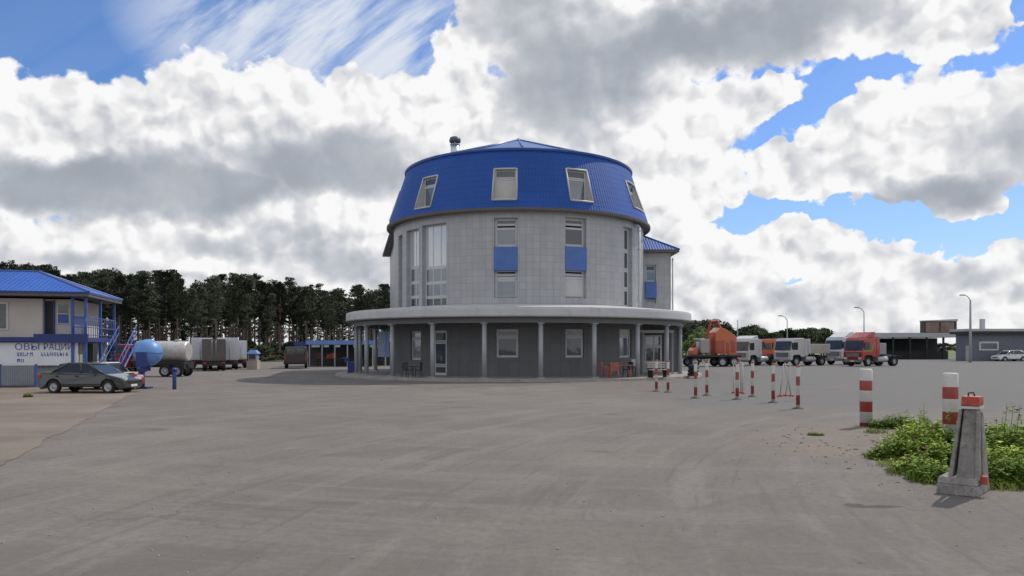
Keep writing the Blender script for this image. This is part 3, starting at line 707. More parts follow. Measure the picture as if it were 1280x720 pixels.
# ------------------------------------------------------------------ shop building on the left
m_beige = mat('beige_render', (.50, .465, .425), .85, var=.08, vscale=.8)
m_lgrey = mat_panels('pale_siding', (.34, .35, .36), (.25, .25, .25), .25, 5, .012, .6, .05)
m_navy = mat('navy_paint', (.018, .035, .16), .45, var=.15)
m_bpaint = mat('blue_paint', (.04, .095, .32), .45, var=.15)
m_mblue = mat_roof('shop_blue_tile', (.028, .10, .40), .22, .4)
m_banner = mat('banner_cloth', (.76, .76, .78), .6, var=.04)
m_letter = mat('letter_blue', (.07, .11, .38), .6)
SX, SY, SR = -20.85, 37.8, R(14.5)
shop = thing('shop_building', 'small two-storey shop with blue hipped roof, beige upper wall and blue side gallery', 'building', (SX, SY, 0), SR)
w = MB(); w.bx(-13, -2.26, .8, 6, 2.4, 4.3, m_beige); w.bx(-2.26, -1.0, 1.15, 6, 2.4, 4.3, m_beige); w.build('upper_wall', shop)
w = MB(); w.bx(-13, -.62, .9, 6.1, 0, 2.15, m_lgrey); w.build('lower_wall', shop)
w = MB(); w.bx(-13, -.15, .35, 6.3, 2.17, 2.39, m_navy); w.bx(-2.5, -.1, .3, .36, 2.12, 2.55, m_navy); w.build('floor_band', shop)
w = MB(); w.bx(-2.21, -1.87, 1.08, 1.14, 2.42, 4.2, m_dark); dr = w.build('door', shop)
w = MB(); w.bx(-1.87, -1.80, 1.06, 1.14, 2.42, 4.25, m_navy); w.bx(-2.28, -2.22, 1.06, 1.14, 2.42, 4.25, m_bpaint); w.build('frame', dr)
w = MB(); w.bx(-1.72, -1.12, 1.10, 1.145, 3.05, 4.1, m_white); wn = w.build('window', shop); w = MB(); w.bx(-1.66, -1.18, 1.08, 1.105, 3.1, 3.55, m_bpaint); w.bx(-1.66, -1.18, 1.08, 1.105, 3.6, 4.05, m_glassd); w.build('pane', wn)
for cx in (-4.25, -6.6, -9):
    w = MB(); w.bx(cx-.5, cx+.5, .74, .80, 2.75, 4.1, m_white); wn = w.build('window', shop); w = MB(); w.bx(cx-.42, cx+.42, .72, .745, 2.82, 4.02, m_glassd); w.build('pane', wn)
# hipped roof
w = MB(); w.bx(-14, 0, 0, 6.8, 4.40, 4.52, m_soff); w.bx(-14, .02, -.02, 6.82, 4.521, 4.62, m_navy); w.build('eave', shop)
w = MB(); z = 4.623; a, c, d, e = (-14, -.02, z), (.02, -.02, z), (.02, 6.82, z), (-14, 6.82, z); r1, r2 = (-3.2, 3.4, 5.86), (-14, 3.4, 5.86); sl2 = 3.75
w.add([a, c, r1, r2], [(0, 1, 2, 3)], m_mblue, [[(0, 0), (14, 0), (10.7, sl2), (0, sl2)]]); w.add([c, d, r1], [(0, 1, 2)], m_mblue, [[(0, 0), (6.8, 0), (3.4, sl2)]])
w.add([d, e, r2, r1], [(0, 1, 2, 3)], m_mblue, [[(0, 0), (14, 0), (14, sl2), (3.3, sl2)]])
for p, q in ((c, r1), (d, r1), (r1, r2)): w.tube([p, q], .07, m_bpaint, 6)
w.build('roof', shop, fix=False)
# side gallery and stair
for x, y in ((-.84, .55), (-.25, .5), (-.25, 3.2), (-.25, 6.1)):
    w = MB(); w.bx(x-.06, x+.06, y-.06, y+.06, 0, 4.4, m_bpaint); w.build('post', shop)
def rail(pts, h=1.0, nb=8, name='railing'):
    w = MB()
    for i in range(len(pts)-1):
        p, q = Vector(pts[i]), Vector(pts[i+1])
        for dz in (h, h*.5, .12): w.tube([p+Vector((0, 0, dz)), q+Vector((0, 0, dz))], .025, m_bpaint, 6)
        for k in range(nb+1): v = p.lerp(q, k/nb); w.tube([v, v+Vector((0, 0, h))], .016, m_bpaint, 5)
    return w.build(name, shop)
rail([(-.8, .45, 2.4), (-.2, .45, 2.4), (-.2, 6.2, 2.4)], nb=14)
w = MB()
for k in range(11): w.bx(.0, .9, 6.1-k*.42-.3, 6.1-k*.42, 2.18-k*.2, 2.22-k*.2, m_navy)
for x in (0, .9): w.tube([(x, 6.1, 2.15), (x, 1.5, 0.02)], .06, m_bpaint, 6)
w.build('stair', shop)
w = MB()
for x in (0, .9):
    for dz in (.9, .5): w.tube([(x, 6.1, 2.2+dz), (x, 1.5, .05+dz)], .03, m_bpaint, 6)
    for k in range(8): y = 6.1-k*.65; zz = 2.2-k*.305; w.tube([(x, y, zz), (x, y, zz+.9)], .02, m_bpaint, 5)
w.build('stair_rail', shop)
w = MB(); w.bx(-.60, -.2, 1.6, 2.4, .05, 2.1, m_dark); w.build('storeroom_door', shop)
# banner with its lettering
bn = MB(); bn.bx(-6.2, -.62, .60, .66, 1.0, 2.13, m_banner); ban = bn.build('banner', shop)
def text(body, size, x, z, parent, y=.59, m=m_letter, wscale=1.0, ext=.004, name='lettering'):
    cu = bpy.data.curves.new(name, 'FONT'); cu.body = body; cu.size = size; cu.extrude = ext; cu.offset = 0
    cu.materials.append(m); o = bpy.data.objects.new(name, cu); COL.objects.link(o); o.parent = parent
    o.location = (x, y, z); o.rotation_euler = (R(90), 0, 0)
    bpy.context.view_layer.update(); wd = o.dimensions.x or 1
    me = bpy.data.meshes.new_from_object(o.evaluated_get(bpy.context.evaluated_depsgraph_get())); COL.objects.unlink(o); bpy.data.objects.remove(o)
    o = bpy.data.objects.new(name, me); COL.objects.link(o); o.parent = parent; o.location = (x, y, z); o.rotation_euler = (R(90), 0, 0)
    xs = [v.co.x for v in me.vertices]; o.scale = (wscale/(max(xs)-min(xs)), 1, 1)
    if not me.materials: me.materials.append(m)
    return o
text('ОВЫ', .44, -3.42, 1.77, ban, wscale=1.05); text('РАЦИИ', .44, -2.17, 1.77, ban, wscale=1.28)
w = MB(); rr = random.Random(4)
def scrib(x0, x1, z, h):
    x = x0
    while x < x1-.08:
        ww = rr.uniform(.07, .13)
        w.bx(x, x+.028, .588, .60, z, z+h, m_letter); 
        if rr.random() < .7: w.bx(x+ww-.028, x+ww, .588, .60, z, z+h*rr.choice((1, 1, .5)), m_letter)
        if rr.random() < .8: w.bx(x+.028, x+ww-.02, .588, .60, z+h*rr.choice((0, .42, .85)), z+h*rr.choice((0, .42, .85))+.03, m_letter)
        x += ww+.05
scrib(-3.3, -2.6, 1.46, .19); scrib(-2.25, -1.0, 1.46, .19); scrib(-3.3, -2.9, 1.16, .17)
w.build('small_print', ban)
# ------------------------------------------------------------------ vehicles
m_tyre = mat('tyre_rubber', (.018, .018, .019), .85); m_rim = mat('alloy_rim', (.42, .43, .45), .35, metal=.5)
m_black = mat('black_plastic', (.02, .02, .022), .55); m_head = mat('headlamp_glass', (.55, .58, .62), .1, spec=.8); m_tail = mat('tail_lamp_red', (.42, .03, .015), .2)
m_amber = mat('amber_lamp', (.7, .22, .02), .25); m_num = mat('number_plate', (.6, .6, .6), .5)
def wheel(parent, x, y, r, wd, side, rimc=None, hub=.62):
    s_ = 1 if side > 0 else -1
    T = Matrix.Translation((x, y, r)) @ Matrix.Rotation(R(90), 4, 'X')
    w = MB(); w.lathe([(r*hub, -wd/2), (r*.93, -wd/2), (r, -wd*.38), (r, wd*.38), (r*.93, wd/2), (r*hub, wd/2), (r*hub, -wd/2)], m_tyre, 28, T=T)
    o = w.build('wheel', parent)
    w = MB(); f = -s_
    w.lathe([(.001, f*wd*.34), (r*.16, f*wd*.36), (r*.2, f*wd*.22), (r*.52, f*wd*.20), (r*.6, f*wd*.42), (r*hub+.004, f*wd*.42)], rimc or m_rim, 20, T=T)
    for k in range(5):
        a = k*2*math.pi/5; w.box((r*.38*math.cos(a), r*.38*math.sin(a), f*wd*.27), (r*.46, r*.11, wd*.16), rimc or m_rim, rz=a, T=T)
    w.build('rim', o); return o
def car_paint(name, col, rough=.25, metal=.3): return mat(name, col, rough, metal=metal, var=.04, coat=.6)
def sedan(paint, label, L=4.45, W=1.72, Ht=1.44, hatch=False, two=None, group=None, cat='car', name='parked_car'):
    t = thing(name, label, cat, group=group)
    rw = .315; xf, xr = L/2-.82, -L/2+.86
    def arch(cx, n=9): return [(cx+.37*math.cos(a), .30+.37*math.sin(a)) for a in [math.pi*(1-k/(n-1)) for k in range(n)]]
    b0 = .19
    low = [(-L/2+.06, b0+.1), (-L/2+.16, b0)]+arch(xr)+arch(xf)+[(L/2-.2, b0), (L/2-.02, b0+.1)]
    if hatch: up = [(L/2, .5), (L/2-.04, .66), (L/2-.25, .78), (L/2-1.05, .92), (.25, .96), (-L/2+.35, 1.0), (-L/2+.04, .92), (-L/2, .6)]
    else: up = [(L/2, .48), (L/2-.03, .62), (L/2-.22, .74), (L/2-.95, .90), (.2, .95), (-L/2+1.0, .99), (-L/2+.25, 1.0), (-L/2+.05, .94), (-L/2-.0, .6)]
    w = MB(); poly = low+up; hw = W/2
    n = len(poly); rings = []
    for y, ins in ((-hw, .0), (-hw+.10, .0)): pass
    w.side(poly, -hw, hw, paint)
    # pull the shoulders in a little
    vs = []
    for (x, y, z) in w.v:
        k = 1 - .10*max(0, (z-.62)/.4) - .07*max(0, (abs(x)-L/2+.7)/.7)**2 - .03*max(0, (.45-z)/.3); vs.append((x, y*k, z))
    w.v = vs
    body = w.build('body', t, bevel=.045, seg=3)
    for f in body.data.polygons: f.use_smooth = False
    # greenhouse
    if hatch: gp = [(L/2-1.02, .90), (.62, 1.30), (.35, Ht-.01), (-.9, Ht), (-L/2+.55, Ht-.1), (-L/2+.12, .96)]
    else: gp = [(L/2-1.0, .88), (.55, 1.32), (.25, Ht-.01), (-.7, Ht), (-1.2, Ht-.07), (-L/2+.72, .99)]
    def gh(poly, y0, m, nm, par, zt=Ht, ins=.0, bev=.03):
        w = MB(); w.side(poly, -y0, y0, m); w.v = [(x, y*(1-.20*max(0, (z-.9)/(zt-.9))), z) for x, y, z in w.v]; return w.build(nm, par, bevel=bev, seg=2)
    gh(gp, hw*.90, MATS['cab_glass'], 'windows', t)
    xs = [p[0] for p in gp]
    rp = [(gp[1][0]-.06, gp[1][1]+.05), (gp[2][0], gp[2][1]+.02), (gp[3][0], gp[3][1]+.02), (gp[4][0]-.02, gp[4][1]+.02), (gp[4][0]+.02, gp[4][1]-.05), (gp[3][0], gp[3][1]-.055), (gp[2][0], gp[2][1]-.06)]
    gh(rp, hw*.905, two or paint, 'roof', t, bev=.015)
    w = MB()
    for s_ in (-1, 1):
        for (p, q, r_) in ((gp[0], gp[2], .035), (gp[5], gp[3], .05), ((.0, .94), (-.08, Ht-.03), .03)):
            yy = lambda z: s_*hw*.905*(1-.20*max(0, (z-.9)/(Ht-.9)))
            w.tube([(p[0], yy(p[1]), p[1]), (q[0], yy(q[1]), q[1])], r_, two or paint, 6)
    w.build('pillars', t)
    for s_ in (-1, 1):
        w = MB(); w.box((L/2-.16, s_*(hw-.34), .66), (.2, .38, .15), m_head, rz=s_*-.35); w.build('headlight', t, bevel=.03)
        w = MB(); w.box((-L/2+.10, s_*(hw-.24), .80), (.26, .34, .19), m_tail, rz=s_*.3); w.build('tail_light', t, bevel=.03)
        w = MB(); w.box((.62, s_*(hw+.07), 1.0), (.12, .18, .12), paint); w.build('mirror', t, bevel=.03)
        w = MB()
        for x in (-.95, .05): w.box((x-.25, s_*(hw*.965+.012), .82), (.16, .03, .03), m_black)
        w.build('door_handles', t)
        for x in (xf, xr): wheel(t, x, s_*(hw-.11), rw, .2, s_)
    w = MB(); w.bx(L/2-.10, L/2+.012, -.45, .45, .46, .58, m_black); w.bx(L/2-.1, L/2+.02, -.26, .26, .30, .41, m_num); w.build('grille', t, bevel=.01)
    w = MB(); w.bx(-L/2-.012, -L/2+.1, -.26, .26, .60, .71, m_num); w.build('number_plate', t)
    return t
def at(px, Y, z=0): return (gx(px, Y), Y, z)
p_grey = car_paint('graphite_paint', (.052, .054, .056), .3, .4); p_red = car_paint('red_paint', (.36, .04, .025)); m_cabglass = mat('cab_glass', (.035, .04, .045), .08, spec=.6); p_white = car_paint('white_paint', (.62, .62, .62), .3, 0); p_cab = mat('dusty_white_cab', (.50, .50, .495), .45, var=.08, vscale=1.2, dirt=(.36, .34, .31), coat=.2); p_bump = mat('grey_bumper', (.16, .165, .17), .6, var=.15); p_sil = car_paint('silver_paint', (.45, .46, .48), .3, .5)

c = sedan(p_grey, 'dark grey four-door saloon parked in front of the shop banner', Ht=1.42)
c.location = at(114.0, 32.2); c.rotation_euler = (0, 0, R(-3)); c.scale = (.83, .9, .88)
c = sedan(p_red, 'red hatchback with white bonnet edge, half hidden behind the dark grey saloon', hatch=True, L=3.9, W=1.62, Ht=1.38, two=p_white)
c.location = at(131, 34.6); c.rotation_euler = (0, 0, R(-10)); c.scale = (.80, .86, .88)
w = MB(); w.box((1.3, 0, .865), (.75, 1.1, .05), p_white); w.box((1.78, 0, .60), (.22, 1.3, .16), p_white); w.build('bonnet_stripe', c, bevel=.02)
c = sedan(p_white, 'white estate car at the far right edge in front of the blue-grey building', hatch=True, L=4.3, Ht=1.48)
c.location = at(1262, 104); c.rotation_euler = (0, 0, R(186))

def tractor(paint, label, second=None, fair=True, boxes=True, high=1.0, group='lorry tractors parked in a row', visor=None, name='parked_truck'):
    """cab front at x=+3, chassis runs back"""
    t = thing(name, label, 'truck', group=group); W = 1.22
    cab = [(3.0, .62), (3.02, 1.5), (2.93, 1.62), (2.72, 2.72), (2.55, 2.95), (1.05, 2.98), (.95, 2.9), (.95, .95), (1.55, .95), (1.6, 1.12), (2.55, 1.12), (2.62, .62)]
    w = MB(); w.side(cab, -W, W, paint); w.build('cab', t, bevel=.05, seg=2)
    w = MB(); w.add([(3.0, -W+.12, 1.68), (3.0, W-.12, 1.68), (2.81, W-.17, 2.62), (2.81, -W+.17, 2.62)], [(0, 1, 2, 3)], m_cabglass); w.v = [(x-.035, y, z) for x, y, z in w.v]
    w.side([(2.955, 1.66), (2.965, 1.69), (2.785, 2.63), (2.765, 2.6)], -W+.12, W-.12, m_cabglass); w.build('windscreen', t)
    for s_ in (-1, 1):
        w = MB(); y0, y1 = s_*(W-.02), s_*(W+.015); w.side([(2.75, 1.72), (2.6, 2.5), (1.95, 2.52), (1.95, 1.72)], y0, y1, m_cabglass); w.build('side_window', t)
        w = MB(); w.box((2.95, s_*(W+.2), 2.15), (.10, .12, .62), m_black); w.tube([(2.85, s_*(W-.02), 2.5), (2.95, s_*(W+.2), 2.45)], .025, m_black, 6); w.build('mirror', t)
        w = MB(); w.box((3.02, s_*(W-.3), .82), (.06, .36, .2), m_head); w.build('headlight', t)
        for x in (2.1, -1.75) if boxes != 'three' else (2.1, -1.4, -2.6):
            wheel(t, x, s_*(W-.16 if x > 0 else W-.32), .5, .32 if x > 0 else .56, s_, rimc=m_galv, hub=.58)
        w = MB(); w.tube([(.7, s_*(W-.32), .72), (-.75, s_*(W-.32), .72)], .31, m_galv, 18); w.build('fuel_tank', t)
        w = MB(); w.side([(-2.5, .9), (-2.35, 1.1), (-1.15, 1.1), (-1.0, .9), (-1.0, .84), (-1.15, 1.03), (-2.35, 1.03), (-2.5, .84)], s_*(W-.62), s_*(W-.02), m_black); w.build('mudguard', t)
    w = MB(); w.bx(2.98, 3.08, -W, W, .42, .66, p_bump); w.bx(3.0, 3.05, -W+.35, W-.35, .95, 1.4, m_black); w.build('bumper', t, bevel=.03)
    w = MB(); w.bx(-3.0, 2.6, -.42, -.30, .78, 1.0, m_black); w.bx(-3.0, 2.6, .30, .42, .78, 1.0, m_black)
    for x in (-2.9, -1.9, -.6, .6): w.bx(x-.05, x+.05, -.3, .3, .82, .96, m_black)
    w.build('chassis', t)
    w = MB(); w.box((-1.7, 0, 1.12), (1.0, .9, .10), m_black); w.build('fifth_wheel', t, bevel=.02)
    if fair:
        w = MB(); w.side([(2.45, 2.98), (1.5, 3.02+.56*high), (1.02, 3.02+.6*high), (1.02, 2.98)], -W+.14, W-.14, second or paint); w.build('roof_fairing', t, bevel=.05)
    for s_ in (-1, 1):
        w = MB(); w.side([(.93, 1.1), (.93, 2.9), (.55, 2.85), (.5, 1.1)], s_*(W-.03), s_*W, second or paint); w.build('side_deflector', t)
    w = MB(); w.bx(.6, .9, -.5, .5, 1.0, 2.3, m_black); w.tube([(.72, -.85, 1.0), (.72, -.85, 2.6)], .08, m_galv, 8); w.build('intake_stack', t)
    w = MB()
    for k in range(4): w.bx(3.052, 3.07, -W+.4, W-.4, .99+k*.1, 1.03+k*.1, m_galv)
    w.build('grille', t)
    w = MB(); w.bx(3.085, 3.10, -.26, .26, .48, .60, m_num); w.build('number_plate', t)
    w = MB()
    for s_ in (-1, 1): w.tube([(2.99, s_*.1, 1.66), (2.93, s_*.75, 2.05)], .018, m_black, 5)
    w.build('wiper', t)
    for s_ in (-1, 1):
        w = MB(); w.side([(1.5, .5), (1.62, 1.0), (1.8, 1.12), (2.4, 1.12), (2.58, 1.0), (2.66, .6), (2.72, .6), (2.66, 1.08), (2.45, 1.2), (1.75, 1.2), (1.52, 1.05), (1.4, .5)], s_*(W-.3), s_*(W+.03), m_black); w.build('wheel_arch', t)
    if visor: w = MB(); w.box((2.86, 0, 2.74), (.16, 2.3, .12), visor); w.build('visor', t)
    return t
HD = math.pi
p_or = car_paint('orange_paint', (.52, .11, .022), .5, 0); p_or2 = car_paint('faded_orange', (.34, .045, .022), .5, 0)
t1 = tractor(p_cab, 'white lorry tractor beside the orange crane, its front turned towards the camera', fair=True, high=.5)
t1.location = at(944, 80); t1.rotation_euler = (0, 0, HD+R(38)); t1.scale = (.93, .93, .93)
t2 = tractor(p_cab, 'white lorry tractor with low roof and beige box behind its cab', fair=False)
t2.location = at(1003, 80); t2.rotation_euler = (0, 0, HD+R(26)); t2.scale = (.95,)*3
w = MB(); w.bx(-2.9, .3, -1.2, 1.2, 1.35, 2.35, mat('beige_box', (.42, .39, .36), .6, var=.12)); w.bx(.1, .35, -1.22, 1.22, 1.3, 2.9, m_white); w.build('load_box', t2, bevel=.03)
t3 = tractor(p_sil, 'silver lorry tractor with tall white roof fairing behind the red one', second=p_white, high=.95)
t3.location = at(1066, 84.5); t3.rotation_euler = (0, 0, HD+R(24)); t3.scale = (1.0,)*3
t4 = tractor(p_red, 'red lorry tractor with green stripe under its side window', high=.95)
t4.location = at(1092, 78); t4.rotation_euler = (0, 0, HD+R(24)); t4.scale = (.96,)*3
t5 = tractor(p_or, 'orange lorry tractor mostly hidden between the two white ones', fair=False)
t5.location = at(972, 87); t5.rotation_euler = (0, 0, HD+R(20)); t5.scale = (.95,)*3
mg = mat('green_stripe', (.14, .32, .05), .5)
w = MB()
for s_ in (-1, 1):
    w.side([(2.9, 1.52), (2.9, 1.64), (1.75, 1.7), (1.45, 2.5), (1.3, 2.5), (1.62, 1.55)], s_*1.225, s_*1.24, mg)
w.build('green_stripe', t4)
w = MB(); w.bx(-.6, .5, -1.1, 1.1, 1.25, 2.4, mat('grey_tank_box', (.28, .29, .31), .6, var=.1)); w.build('equipment_box', t4, bevel=.04)


cr = thing('crane_truck', 'orange flatbed truck with folded crane boom rising over an orange cabin', 'crane truck', at(893, 76), R(180+8))
w = MB(); w.side([(.24, 1.3), (.24, 3.35), (-.3, 3.85), (-.9, 3.6), (-1.9, 2.95), (-1.9, 1.15)], -.95, .95, p_or); w.build('engine_housing', cr, bevel=.02)
for q in ([(.2, 1.35), (.2, 2.55), (-.62, 2.6), (-.62, 1.35)], [(-.82, 1.3), (-.82, 2.35), (-1.12, 2.35), (-1.12, 1.3)], [(-1.3, 1.4), (-1.3, 2.6), (-1.75, 2.45), (-1.75, 1.4)]):
    w = MB(); w.side(q, .953, .99, p_or2); w.build('side_panel', cr, bevel=.01)
w = MB(); w.bx(-2.3, 3.2, -1.1, 1.1, .95, 1.12, m_black); w.bx(-2.2, 3.0, -.4, .4, .75, .94, m_black); w.build('chassis', cr)
w = MB(); w.box((.1, .2, 2.0), (.5, .5, 1.8), p_or2); w.build('crane_base', cr, bevel=.03)
w = MB(); w.tube([(.95, .3, 2.9), (.5, .3, 4.35)], [.12, .14], p_or2, 4, smooth=False); w.tube([(.55, .3, 4.42), (-.15, .3, 4.52)], [.17, .17], p_or2, 4, smooth=False); w.tube([(-.1, .3, 4.55), (-.55, .3, 3.6)], [.16, .14], p_or2, 4, smooth=False); w.build('boom', cr)
w = MB(); w.tube([(.95, -.1, 2.7), (1.9, -.1, 2.3), (2.3, -.1, 1.9)], .12, p_or2, 8); w.build('outer_boom', cr)
w = MB(); w.box((1.2, 0, 2.0), (.9, 1.4, 1.4), mat('beige_drum', (.38, .35, .32), .6, var=.1)); w.build('cabinet', cr, bevel=.08)
w = MB(); w.tube([(1.7, 0, 1.3), (1.7, 0, 2.6)], .22, m_galv, 12); w.box((1.6, 0, 2.72), (1.0, .6, .12), m_white); w.build('hydraulic_tank', cr)
w = MB(); w.side([(2.0, 1.13), (2.5, 1.13), (2.5, 1.6), (2.3, 1.85), (2.0, 1.85)], -.7, .7, p_or); w.build('cab', cr, bevel=.06)
for x in (2.4, -.4, -1.6):
    for s_ in (-1, 1): wheel(cr, x, s_*.95, .47, .3, s_, rimc=m_galv)

# small tanker lorry behind the blue ball
tk = thing('tanker_truck', 'small tanker lorry with silver tank and red cab behind the blue ball', 'truck', at(196, 50), R(180))
w = MB(); w.tube([(-2.1, 0, 1.62), (-2.0, 0, 1.62), (1.25, 0, 1.62), (1.35, 0, 1.62)], [.55, .68, .68, .55], mat('silver_tank', (.52, .50, .49), .38, metal=.35, var=.08, dirt=(.3, .27, .25)), 28); w.build('tank', tk)
w = MB(); w.tube([(-1.4, 0, 2.25), (-1.4, 0, 2.42)], .2, m_galv, 12); w.tube([(.4, 0, 2.25), (.4, 0, 2.42)], .2, m_galv, 12); w.bx(-1.9, 1.2, -.1, .1, 2.27, 2.32, m_galv); w.build('hatch', tk)
w = MB(); w.side([(1.55, .55), (1.55, 2.1), (2.2, 2.1), (2.55, 1.5), (2.62, .5)], -.85, .85, p_red); w.build('cab', tk, bevel=.06)
w = MB(); w.side([(2.24, 2.0), (2.6, 1.45), (2.56, 1.42), (2.18, 1.95)], -.75, .75, MATS['dark_glass']); w.side([(1.75, 1.5), (1.75, 1.95), (2.15, 1.95), (2.4, 1.5)], -.87, .87, MATS['dark_glass']); w.build('windows', tk)
w = MB(); w.bx(-2.2, 2.2, -.35, .35, .6, .8, m_black); w.bx(-2.1, -1.8, -.8, .8, .5, .95, m_black); w.bx(-2.0, 1.2, -.7, -.62, .75, 1.0, m_black); w.bx(-2.0, 1.2, .62, .7, .75, 1.0, m_black); w.build('chassis', tk)
for x in (2.0, -.9, -1.65):
    for s_ in (-1, 1): wheel(tk, x, s_*.75, .38, .25, s_, rimc=m_galv)

# box lorries, backs to the camera
def box_truck(body, label, w_=2.0, zt=2.55, len_=5.0, door=None):
    t = thing('box_truck', label, 'truck', group='lorries parked by the trees')
    w = MB(); w.bx(-w_/2, w_/2, 0, len_, .8, zt, body); w.build('cargo_body', t, bevel=.03)
    w = MB(); w.bx(-w_/2+.07, -.02, -.03, -.002, .9, zt-.1, door or body); w.bx(.02, w_/2-.07, -.03, -.002, .9, zt-.1, door or body)
    for x in (-.15, .15): w.tube([(x, -.05, .85), (x, -.05, zt-.1)], .02, m_galv, 6)
    w.build('rear_door', t)
    w = MB(); w.side([(-w_/2+.1, .9), (-w_/2+.1, zt-.25), (w_/2-.1, zt-.25), (w_/2-.1, .9)], len_+.1, len_+1.6, p_white); w.build('cab', t, bevel=.08)
    w = MB(); w.bx(-w_/2+.1, w_/2-.1, .1, len_+1.4, .5, .78, m_black); w.bx(-w_/2, w_/2, -.05, .05, .42, .56, m_black); w.build('chassis', t)
    for s_ in (-1, 1):
        w = MB(); w.box((s_*(w_/2-.2), -.06, .66), (.26, .05, .1), m_tail); w.build('tail_light', t)
        w = MB(); w.bx(s_*(w_/2-.42), s_*(w_/2-.08), .55, .58, .25, .6, m_black); w.build('mudflap', t)
    for y in (1.1, len_+.9):
        for s_ in (-1, 1):
            T = Matrix.Translation((s_*(w_/2-.16), y, .4)) @ Matrix.Rotation(R(90), 4, 'Y'); w = MB(); w.lathe([(.15, -.14), (.37, -.14), (.4, -.1), (.4, .1), (.37, .14), (.15, .14)], m_tyre, 18, T=T); w.build('wheel', t)
    return t
m_tarp = mat('brown_tarp', (.125, .11, .098), .8, var=.2, vscale=2, bump=.4, bscale=3); m_cargo = mat('white_cargo', (.60, .62, .66), .45, var=.05, dirt=(.45, .42, .4))
q = box_truck(m_tarp, 'lorry with brown-grey tarpaulin back, between two white ones', 1.75, 2.55); q.location = at(267.5, 61); q.rotation_euler = (0, 0, math.atan2(640-267.5, F))
q = box_truck(m_cargo, 'white box lorry just right of the brown tarpaulin one', 1.7, 2.7); q.location = at(284.5, 65); q.rotation_euler = (0, 0, math.atan2(640-284.5, F))
q = box_truck(m_cargo, 'white box lorry showing left of the brown tarpaulin one', 1.7, 2.7); q.location = at(252.5, 65.5); q.rotation_euler = (0, 0, math.atan2(640-252.5, F))
q = box_truck(m_cargo, 'narrow pale lorry, rightmost of the row by the trees', 1.3, 2.5); q.location = at(299, 69); q.rotation_euler = (0, 0, math.atan2(640-299, F))
# dark van
p_br = car_paint('dark_brown_paint', (.05, .028, .024), .4, .1)
van = thing('delivery_van', 'dark brown van parked before the blue market roof', 'van', at(369.5, 68), R(14))
w = MB(); w.side([(-.95, .4), (-1.0, 1.2), (-.86, 1.95), (.86, 1.95), (1.0, 1.2), (.95, .4)], 0, 4.2, p_br); w.build('body', van, bevel=.1, seg=3)
w = MB(); w.bx(-.74, -.04, -.02, .02, 1.25, 1.78, MATS['dark_glass']); w.bx(.04, .74, -.02, .02, 1.25, 1.78, MATS['dark_glass']); w.build('rear_window', van, bevel=.01)
w = MB(); w.bx(-1.02, 1.02, -.1, .06, .38, .62, m_black); w.build('bumper', van, bevel=.03)
for s_ in (-1, 1):
    w = MB(); w.box((s_*.88, -.02, 1.0), (.12, .08, .35), m_tail); w.build('tail_light', van)
    for y in (.8, 3.4):
        T = Matrix.Translation((s_*.85, y, .33)) @ Matrix.Rotation(R(90), 4, 'Y'); w = MB(); w.lathe([(.12, -.1), (.31, -.1), (.33, -.07), (.33, .07), (.31, .1), (.12, .1)], m_tyre, 18, T=T); w.build('wheel', van)

# ------------------------------------------------------------------ blue ball on its stand, blue post
m_ball = mat('light_blue_ball', (.11, .26, .56), .45, var=.08, coat=.1)
bb = thing('ball_stand', 'big light blue ball on a dark blue post beside the red hatchback', 'ball stand', at(185, 35.8))
w = MB(); prof = [(.63*math.sin(a), 1.64-.63*math.cos(a)) for a in [math.pi*k/24 for k in range(25)]]; prof[0] = (.001, prof[0][1]); prof[-1] = (.001, prof[-1][1]); w.lathe(prof, m_ball, 40)
w.lathe([(.635, 1.62), (.65, 1.63), (.65, 1.65), (.635, 1.66)], m_bpaint, 40); w.build('ball', bb)
w = MB(); w.box((0, -.66, 1.32), (.48, .10, .72), m_navy); w.side([(-.22, .94), (.22, .94), (.1, .7), (-.1, .7)], -.69, -.61, m_navy); w.build('cabinet', bb, bevel=.02)
w = MB(); w.tube([(0, -.55, 0), (0, -.55, 1.1)], .11, m_navy, 16); w.tube([(0, 0, .9), (0, -.5, .8)], .09, m_navy, 12); w.tube([(0, 0, .8), (0, 0, 1.1)], .12, m_navy, 12); w.box((.08, -.5, .04), (.55, .5, .08), m_navy); w.build('post', bb)
bp = thing('blue_post', 'short blue steel post standing alone right of the blue ball', 'post', at(218, 34.6))
w = MB(); w.tube([(0, 0, 0), (0, 0, .80), (0, 0, .82)], [.085, .085, .085], m_bpaint, 16); w.build('shaft', bp)
w = MB(); w.tube([(0, 0, .82), (0, 0, .92), (0, 0, .98)], [.12, .12, .03], m_navy, 16); w.build('cap', bp)
# ------------------------------------------------------------------ booth, market roof
m_bth = mat('beige_booth', (.42, .37, .32), .7, var=.1)
kb = thing('ticket_booth', 'small beige booth with light blue roof among the parked lorries', 'booth', at(317, 66))
w = MB(); w.bx(-.45, .45, -.45, .45, 0, .75, m_bth); w.bx(-.36, .36, -.36, .36, .75, 1.35, mat('booth_grey', (.25, .27, .3), .6, var=.2)); w.build('body', kb, bevel=.02)
w = MB(); w.bx(-.26, .26, -.38, -.35, .9, 1.25, MATS['dark_glass']); w.build('window', kb)
w = MB(); w.box((0, 0, 1.5), (.95, .95, .32), m_ball, taper=.5); w.build('roof', kb)
ms = thing('market_stall', 'long open market stall row with light blue roof edge in front of the pines', 'market stall', at(385, 75))
L_ = gx(484, 75)-gx(385, 75)
m_lb = mat('light_blue_fascia', (.14, .27, .60), .5, var=.1)
w = MB(); w.bx(-.2, L_, 0, .12, 2.16, 2.52, m_lb); w.side([(-.2, 2.5), (-.2, 2.58), (L_, 2.58), (L_, 2.5)], 0.0, 5, m_lb); w.build('roof', ms)
